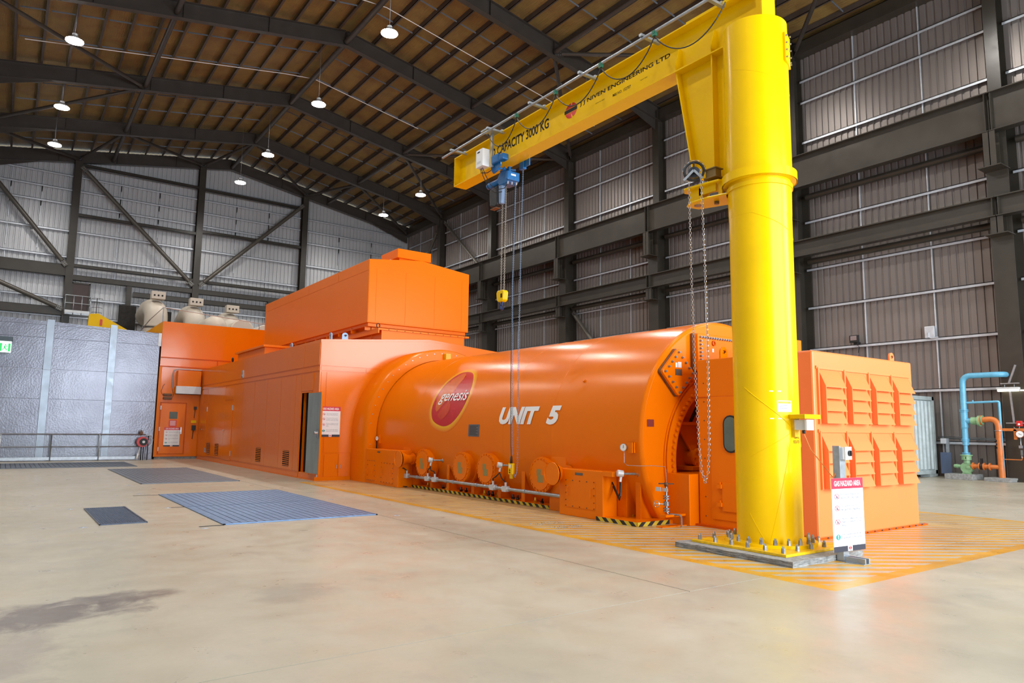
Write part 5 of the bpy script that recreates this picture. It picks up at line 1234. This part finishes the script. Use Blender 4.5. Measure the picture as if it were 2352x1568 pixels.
# ================================================================== LOUVRED HOUSING (near end)
lh = thing('louvred_housing', 'orange louvred cabinet with painted-in daylight at the right end, standing behind the crane column', 'cabinet', (8.8, 5.33, 0))
MB().box((8.80, 5.33, .01), (11.56, 6.1, 2.50)).build('housing_body', M_ORL, lh, .025)
MB().box((8.58, 6.0, .01), (11.5, 7.1, 2.47)).build('rear_housing', M_OR, lh, .01)
MB().box((8.72, 5.30, 0), (11.75, 5.36, .02)).box((8.5, 5.7, 0), (8.75, 7.15, .03)).build('base_angle', M_ORD, lh)
b = MB()
for k in range(14): b.frus((8.95+.2*k, 5.29, .012), (8.95+.2*k, 5.29, .03), .012, n=6)
b.build('base_bolt', M_BOLT, lh, kind='stuff')
for zi, (zb, zt) in enumerate(((1.52, 2.24), (.655, 1.385))):
    for k in range(4):
        x0 = 8.95+.657*k; x1 = x0+.505
        y = 5.33; d = .10; h = (zt-zb)
        zs_ = zt-.225
        # solid cowl: sloping roof, left cheek, frame
        m_ = MB()
        m_.prism([(y, zt), (y, zt-.012), (y-d, zs_-.012), (y-d, zs_)], 0, x0-.0, x1)
        m_.prism([(y, zt), (y-d, zs_), (y-d, zb), (y, zb)], 0, x0-.012, x0)
        lv = m_.build('louvre', M_ORL, lh, label=None)
        MB().prism([(y, zt), (y-d, zs_), (y-.02, zs_), (y, zt-.03)], 0, x1-.008, x1).build('louvre_edge', M_ORL, lv)
        MB().box((x0, y-.004, zb), (x1, y-.001, zt-.02)).build('louvre_back', M_ORD, lv)
        for j in range(3):
            z1 = zs_-(zs_-zb)/3*j; z0 = z1-(zs_-zb)/3
            MB().prism([(y-.03, z1-.005), (y-.024, z1), (y-d+.004, z0+.004), (y-d, z0-.004)], 0, x0, x1).build('louvre_blade', M_ORL, lv)
    for k in range(5):
        x = 8.90+.657*k
        if k < 4: box('louvre_frame', (x-.02, 5.30, zb-.01), (x+.01, 5.33, zt+.03), M_ORL, lh)
    box('louvre_frame', (8.86, 5.31, zt+.01), (11.45, 5.33, zt+.05), M_ORL, lh)
lug(lh, (11.18, 5.45, 2.46), 1, .07, M_ORL)
MB().frus((10.0, 5.8, 2.48), (10.0, 5.8, 2.56), .12, n=24).build('roof_vent', M_ORL, lh)
MB().box((8.9, 6.2, 2.45), (9.95, 6.5, 2.80)).frus((9.7, 6.2, 2.70), (9.7, 6.17, 2.70), .03, n=12).build('rear_cover', M_OR, lh)
lug(lh, (8.7, 6.7, 2.46), 1, .08, M_OR)
# door side (-x)
f85 = (8.58)
box('side_door', (8.565, 6.12, .12), (8.58, 6.86, 1.90), M_OR, lh, .004)
MB().box((8.57, 6.1, 1.895), (8.582, 7.1, 1.905)).build('side_seam', M_ORD, lh)
wn = MB().prism(rsq(6.49, 1.355, .13, .27, .125), 0, 8.545, 8.575).build('porthole', M_BLACK, lh, label='rounded window in a black rubber seal')
MB().prism(rsq(6.49, 1.355, .105, .245, .10), 0, 8.538, 8.546).build('window_glass', M_GLASSD, wn)
hp = box('side_hatch', (8.545, 6.2, .25), (8.565, 6.66, .66), M_OR, lh, .004)
for z in (.34, .60): MB().box((8.52, 6.66, z-.03), (8.56, 6.74, z+.03)).box((8.53, 6.68, z-.02), (8.55, 6.70, z+.06)).build('hatch_hinge', M_OR, hp)
b = MB()
for k in range(8): b.hexb((8.579, 6.98, .15+.28*k), (-1, 0, 0), .010, .008)
b.build('seam_bolt', M_RUST, lh, kind='stuff')

# ================================================================== SIGN STAND
ss = thing('sign_stand', 'galvanised stand with rotary switch box holding the hazard sign by the crane base', 'stand', (7.66, 4.37, 0))
box('stand_post', (7.575, 4.31, .01), (7.60, 4.39, 1.25), M_GALV, ss)
MB().box((7.60, 4.31, .01), (7.69, 4.315, 1.22)).box((7.60, 4.385, .01), (7.69, 4.39, 1.1)).build('post_channel', M_GALV, ss)
for s in (-1, 1):
    MB().box((7.59, 4.08, 0), (7.61, 4.394, .06)).box((7.67, 4.08, 0), (7.69, 4.394, .06)).box((7.56, 4.08, 0), (7.72, 4.394, .006)).build('stand_foot', M_GALV, ss, .01) if s > 0 else None
sb = box('switch_box', (7.60, 4.28, 1.10), (7.72, 4.39, 1.235), M_BOX, ss, .004)
MB().box((7.605, 4.255, 1.10), (7.735, 4.28, 1.24)).build('switch_face', M_WHITE, sb)
MB().frus((7.68, 4.255, 1.17), (7.68, 4.235, 1.17), .032, n=20).box((7.672, 4.225, 1.14), (7.688, 4.24, 1.20)).build('rotary_knob', M_BLACK, sb)
for x in (7.64, 7.68): MB().frus((x, 4.33, 1.10), (x, 4.33, 1.06), .016, n=10).build('cable_gland', M_BLACK, sb)
MB().tube([(7.64, 4.33, 1.06), (7.64, 4.33, .98), (7.655, 4.33, .9), (7.655, 4.33, .78)], .006, 6).tube([(7.68, 4.33, 1.06), (7.68, 4.33, .98), (7.66, 4.33, .93)], .005, 6).build('stand_cable', M_BLACK, ss)
sg = thing('hazard_sign', 'large GAS HAZARD AREA sign on a galvanised stand in front of the crane base', 'sign', (7.65, 4.3, .1))
hazard_sign(sg, (7.372, 4.30, .115), (1, -.09, 0), (.0, 0, 1), (-.09, -1, 0), .555, .785, .006)

# ================================================================== FLOOR GRATINGS
def grating(lab, x0, x1, y0, y1, ny, nx=20, gm=None):
    gm = gm or M_GRATE
    t = thing('floor_grating', lab, 'grating', (x0, y0, 0), 'steel floor gratings')
    MB().box((x0, y0, 0), (x1, y1, .003)).build('pit_shadow', M_DARK, t)
    b = MB()
    for a, c in (((x0, y0, 0), (x1, y0+.03, .014)), ((x0, y1-.03, 0), (x1, y1, .014)), ((x0, y0, 0), (x0+.03, y1, .014)), ((x1-.03, y0, 0), (x1, y1, .014))): b.box(a, c)
    b.build('grating_frame', gm, t)
    wx = (x1-x0-.06)/nx; wy = (y1-y0-.06)/ny
    p0 = None
    for j in range(ny):
        for i in range(nx):
            if p0 is None:
                p0 = MB().box((.007, .010, .003), (wx-.007, wy-.010, .012)).build('grating_plank', gm); p0.parent = t; c = p0
            else: c = p0.copy(); COL.objects.link(c)
            c.location = (.03+i*wx, .03+j*wy, random.uniform(-.001, .001))
    return t
grating('large steel floor grating with a painted bluish reflection, nearest the generator', 2.65, 5.0, 10.6, 15.68, 2, 20, M_GRATEB)
grating('second blue-grey floor grating, between the large one and the clad wall', 2.75, 4.98, 18.6, 24.92, 2, 20)
grating('far long floor grating just in front of the handrail', -1.5, 3.75, 26.3, 29.45, 1, 40)
dm = thing('drain_mat', 'small dark perforated drain grate alone on the floor left of the gratings', 'drain', (1.23, 11.4, 0))
MB().box((1.22, 11.4, 0), (1.80, 13.66, .002)).build('drain_pit_shade', M_DARK, dm)  # dark sheet lying on the floor, painted as the shade below the bars
M_DR = mat('drain_steel', (.07, .09, .13), .4, .5, .2, 20)
b = MB()
for k in range(20): b.box((1.22+.58*k/19-.004, 11.4, .002), (1.22+.58*k/19+.004, 13.66, .010))
for k in range(28): b.box((1.22, 11.4+2.26*k/27-.014, .002), (1.80, 11.4+2.26*k/27+.014, .011))
b.build('drain_bar', M_DR, dm, kind='stuff')
MB().box((1.21, 11.39, 0), (1.23, 13.67, .014)).box((1.79, 11.39, 0), (1.81, 13.67, .014)).box((1.21, 11.39, 0), (1.81, 11.41, .014)).box((1.21, 13.65, 0), (1.81, 13.67, .014)).build('drain_frame', M_DR, dm)
k = 0
for (x, y), w_ in zip(((1.03, 13.75), (1.01, 11.29), (2.36, 10.4), (2.36, 16.06), (2.39, 13.21), (2.47, 18.42), (5.25, 13.22), (5.24, 10.4)),
        ('beside the far left corner of the drain grate', 'beside the near left corner of the drain grate', 'near the near left corner of the large grating', 'near the far left corner of the large grating', 'left of the middle of the large grating', 'by the near left corner of the second grating', 'right of the middle of the large grating', 'near the right corner of the large grating')):
    tag(MB().frus((x, y, 0), (x, y, .004), .055, .05, n=20).frus((x, y, .004), (x, y, .007), .018, n=10).build('floor_socket', M_GALV), 'small round metal floor socket '+w_, 'floor socket', 'round floor sockets')
for nm, a, c in (('far', (2.2, 15.66), (2.65, 15.68)), ('middle', (2.35, 13.20), (2.66, 13.22)), ('near', (2.33, 10.56), (2.65, 10.6))):
    tag(box('floor_slot', (a[0], a[1], 0), (c[0], c[1]+.02, .003), M_DARK), 'dark slot in the floor left of the large grating, the %s one' % nm, 'slot')

# ================================================================== PUMP CORNER
pu = thing('pump_skid', 'green pump on a plinth with tall light blue riser pipe by the right wall', 'pump', (24.4, 9.9, 0))
box('plinth', (24.05, 9.5, 0), (24.85, 10.28, .17), M_CONC, pu, .01)
PX = 24.4
MB().tube([(PX, 9.76, 1.05), (PX, 9.74, 2.9)]+bend((PX, 9.74, 2.95), (PX, 9.74, 3.2), (PX, 9.50, 3.2), 8)+[(PX, 8.95, 3.2)]+bend((PX, 8.9, 3.2), (PX, 8.65, 3.2), (PX+.2, 8.62, 3.2), 6)+[(24.62, 8.62, 3.2)], .085, 20).build('riser_pipe', M_BLUEL, pu)
MB().tube([(PX, 9.76, .55), (PX, 9.76, 1.05)], .055, 16).build('riser_pipe', M_BLUEL, pu)
def flange(par, p, q, r=.13, m=M_BLUEL, nb=8):
    p, q = Vector(p), Vector(q); o = MB().frus(p, q, r, n=24).build('pipe_flange', m, par)
    return o
for z in (2.13, 2.09): flange(pu, (PX, 9.75, z), (PX, 9.75, z+.025), .125)
for z in (.80, .76, 1.22, 1.17): flange(pu, (PX, 9.76, z), (PX, 9.76, z+.025), .11)
MB().frus((PX, 9.76, 1.50), (PX, 9.76, 1.6), .075, .10, n=20, cap=False).frus((PX, 9.75, 1.60), (PX, 9.75, 2.1), .10, n=20).frus((PX, 9.75, 1.80), (PX, 9.48, 1.80), .085, n=18).build('tee_piece', M_BLUEL, pu)
MB().frus((PX, 9.55, 1.80), (PX, 9.36, 1.80), .12, n=24).frus((PX, 9.36, 1.80), (PX, 9.30, 1.80), .165, n=24).frus((PX, 9.26, 1.83), (PX, 9.24, 1.83), .14, n=24).build('check_valve', M_GREEN, pu)
MB().tube([(PX, 9.26, 1.83), (PX, 9.1, 1.85)]+bend((PX, 9.05, 1.85), (PX, 8.85, 1.85), (PX, 8.83, 1.62), 8)+[(PX, 8.83, 1.2), (PX, 8.82, .1)], .085, 20).build('return_pipe', M_PIPEO, pu)
flange(pu, (PX, 9.30, 1.82), (PX, 9.27, 1.82), .15, M_PIPEO); flange(pu, (PX, 8.83, 1.50), (PX, 8.83, 1.515), .12, M_GALV)
for i, z in enumerate((1.20, 1.10, 1.0)): poly_on('pipe_label', rect(-8.90, -8.87, z-.03, z+.03), plane((PX-.088, 0, 0), (0, -1, 0), (0, 0, 1)), M_TXTB, pu)
MB().tube([(PX, 9.65, .42), (PX, 8.85, .42)], .065, 16).build('suction_pipe', M_PIPEO, pu)
for y in (9.60, 9.42, 9.30, 9.14): flange(pu, (PX, y, .42), (PX, y-.03, .42), .11, M_PIPEO)
MB().frus((PX, 9.40, .42), (PX, 9.30, .42), .10, n=16).box((PX-.03, 9.32, .5), (PX+.03, 9.38, .66)).build('butterfly_valve', M_BLACK, pu)
MB().frus((PX, 9.76, .52), (PX, 9.76, .56), .15, n=20).frus((PX, 9.76, .78), (PX, 9.76, .82), .0, .12, n=20) 
MB().frus((PX, 9.76, .60), (PX, 9.76, .86-.13), .135, n=28).frus((PX, 9.76, .73), (PX, 9.76, .76), .17, n=28).build('pump_bell', M_GREEN, pu)
MB().frus((PX, 9.76, .50), (PX, 9.76, .60), .09, n=18).frus((PX-.06, 9.76, .36), (PX+.06, 9.76, .36), .17, n=28).frus((PX, 9.76, .36), (PX, 9.64, .36), .08, n=18).prism([(9.66, .17), (9.90, .17), (9.84, .30), (9.70, .30)], 0, PX-.05, PX+.05).build('pump_volute', M_GREEN, pu)
MB().frus((PX, 9.84, .40), (PX, 10.02, .40), .055, n=16).frus((PX, 10.02, .40), (PX, 10.12, .40), .07, .055, n=16).build('pump_motor', M_GREEN, pu)
MB().tube([(PX, 9.70, 2.36), (PX, 8.86, 2.38)]+bend((PX, 8.82, 2.38), (PX, 8.77, 2.38), (PX, 8.77, 2.33), 5)+[(PX, 8.77, .1)], .035, 12).frus((PX, 9.48, 2.36), (PX, 9.48, 2.44), .02, n=10).build('branch_pipe', M_BLUEL, pu)
text('1', 'bell_number', plane((PX-.137, 0, 0), (0, -1, 0), (0, 0, 1)), (-9.74, -9.72, .63, .70), M_TXTB, pu)
pb5 = tag(MB().box((24.1, 8.5, 0), (24.75, 9.2, .11)).build('pipe_plinth', M_CONC, None, .01), 'low grey plinth under the orange and blue standpipes', 'plinth')
ct_ = thing('storage_container', 'pale grey corrugated storage container behind the louvred cabinet', 'container', (23.2, 11.4, 0))
MB().box((22.6, 10.95, .14), (24.95, 13.4, 2.55)).build('container_body', M_CONT, ct_)
for k in range(9):
    x = 22.75+.25*k; MB().prism([(x, 10.95), (x+.04, 10.90), (x+.15, 10.90), (x+.19, 10.95)], 2, .25, 2.45).build('corrugation_rib', M_CONT, ct_)
MB().box((24.88, 10.88, .02), (25.0, 11.0, 2.6)).box((22.6, 10.88, 2.48), (25.0, 11.0, 2.6)).box((22.6, 10.88, .1), (25.0, 11.0, .22)).box((24.5, 10.9, 0), (24.95, 11.2, .14)).build('container_frame', M_CONT, ct_)
for k in range(12):
    y = 11.1+.19*k; box('side_rib', (24.95, y, .25), (24.99, y+.1, 2.45), M_CONT, ct_)
lf = thing('work_light', 'lit fluorescent batten light on a bracket beside the right column', 'light', (24.4, 8.5, 2.8))
MB().box((24.33, 8.22, 2.74), (24.50, 8.80, 2.80)).build('light_body', M_BOX, lf, .01)
MB().box((24.35, 8.24, 2.68), (24.48, 8.78, 2.74)).build('light_tube', emit('fluorescent_tube', (1, .93, .70), 7), lf, .01)
MB().box((24.38, 8.22, 2.90), (24.45, 8.70, 2.93)).obox((24.42, 8.48, 2.93), (24.42, 8.28, 3.46), .03, .05).frus((24.42, 8.35, 2.8), (24.42, 8.35, 2.9), .008, n=6).frus((24.42, 8.6, 2.8), (24.42, 8.6, 2.9), .008, n=6).build('light_bracket', M_GALV, lf)
MB().obox((24.42, 8.47, 2.7), (24.42, 8.42, 1.72), .05, .03, (1, 0, 0)).build('bracket_strut', M_GALV, lf)
MB().frus((24.42, 8.2, 2.70), (24.42, 7.7, 2.69), .02, n=8).build('second_tube', emit('fluorescent_tube_far', (1, .93, .70), 5), lf)
gp = thing('gauge_panel', 'white pressure gauge and red alarm button on orange brackets at the right column', 'gauge', (24.4, 8.3, 1.2))
MB().box((24.38, 8.15, 1.50), (24.42, 8.80, 1.58)).box((24.38, 8.36, 1.25), (24.41, 8.44, 1.55)).build('orange_bracket', M_PIPEO, gp)
MB().frus((24.36, 8.26, 1.41), (24.30, 8.26, 1.41), .11, n=28).build('gauge_case', M_CHROME, gp)
MB().frus((24.30, 8.26, 1.41), (24.297, 8.26, 1.41), .095, n=28).build('gauge_dial', M_WHITE, gp); MB().obox((24.294, 8.29, 1.43), (24.294, 8.21, 1.39), .008, .002, (1, 0, 0)).build('gauge_needle', M_TXTB, gp)
MB().frus((24.34, 8.26, 1.3), (24.34, 8.26, 1.0), .015, n=8).box((24.3, 8.23, 1.0), (24.38, 8.31, 1.08)).frus((24.34, 8.26, .95), (24.34, 8.26, .80), .03, n=10).frus((24.34, 8.26, .8), (24.34, 8.26, .72), .012, n=8).build('gauge_valve', M_GALV, gp)
MB().tube([(24.38, 8.26, .75), (24.38, 8.28, .66), (24.38, 8.72, .66)], .015, 6).build('drain_pipe', M_PIPEO, gp)
MB().box((24.33, 8.20, 1.64), (24.42, 8.34, 1.80)).build('alarm_button', M_RED2, gp, .01); MB().frus((24.33, 8.27, 1.70), (24.32, 8.27, 1.70), .03, n=14).build('button_face', M_WHITE, gp)
MB().box((24.38, 8.0, 1.72), (24.42, 8.62, 1.75)).tube([(24.36, 8.42, 1.62), (24.36, 8.35, 1.52), (24.36, 8.29, 1.56), (24.36, 8.27, 1.64)], .008, 5).build('cable_tray', M_GALV, gp)
st = thing('wall_socket_post', 'grey socket box on a post in front of the right wall, beside the container', 'socket post', (24.9, 10.5, 0))
MB().box((24.9, 10.45, 0), (24.95, 10.55, 1.25)).build('post', M_GALV, st); box('socket_box', (24.84, 10.52, 1.08), (24.92, 10.68, 1.25), M_BOX, st, .01)
box('blue_panel', (24.88, 10.4, .12), (24.90, 10.72, .80), mat('blue_sheet', (.12, .16, .26), .3, .3), st)
wt = tag(MB().tube([(25.2, 10.9, 1.26), (25.2, 8.8, 1.20)], .02, 6).tube([(25.2, 10.9, 1.31), (25.2, 8.8, 1.25)], .012, 6).build('wall_pipe', M_GALV), 'thin pipes running along the right wall behind the pump', 'pipe')
fl_ = thing('flood_light', 'black flood light on the right wall above the louvred cabinet', 'flood light', (25.2, 13.5, 4.7))
MB().box((25.05, 13.35, 4.66), (25.15, 13.68, 4.93)).build('light_housing', M_BLACK, fl_, .01); box('light_glass', (25.04, 13.40, 4.74), (25.05, 13.63, 4.90), M_CHROME, fl_)
MB().box((25.15, 13.45, 4.6), (25.4, 13.58, 4.7)).tube([(25.15, 13.5, 4.66), (25.2, 13.4, 4.5), (25.3, 13.5, 4.3)], .01, 5).build('light_mount', M_BLACK, fl_)
gh = thing('gas_detector', 'grey box with a conduit on the right wall above the container', 'detector', (25.2, 10.95, 4.8))
MB().box((25.22, 10.82, 4.60), (25.32, 11.14, 5.0)).build('detector_box', M_GIRT, gh, .02); MB().tube([(25.2, 11.0, 4.78), (25.2, 11.0, 4.62), (25.2, 10.9, 4.58), (25.2, 10.7, 4.60)], .02, 6).build('detector_conduit', M_GIRT, gh)
# yellow hatched floor patch bubbles
b = MB(); rnd = random.Random(5)
for cx_, cy_ in ((6.72, 8.42), (6.74, 7.98)):
    for i in range(26):
        b.frus((cx_+(i % 13-6)*.042+rnd.uniform(-.01, .01), cy_+(i//13-.5)*.12+rnd.uniform(-.02, .02), 0), (cx_+(i % 13-6)*.042, cy_+(i//13-.5)*.12, .004), .009, .005, n=8)
tag(b.build('chipped_patch', M_CONC), 'two rows of small pale chips in the yellow hatching in front of the terminal box', 'chips', kind='stuff')
for o in bpy.data.objects:
    if o.type == 'EMPTY' and not o.children: print('EMPTY', o.name)
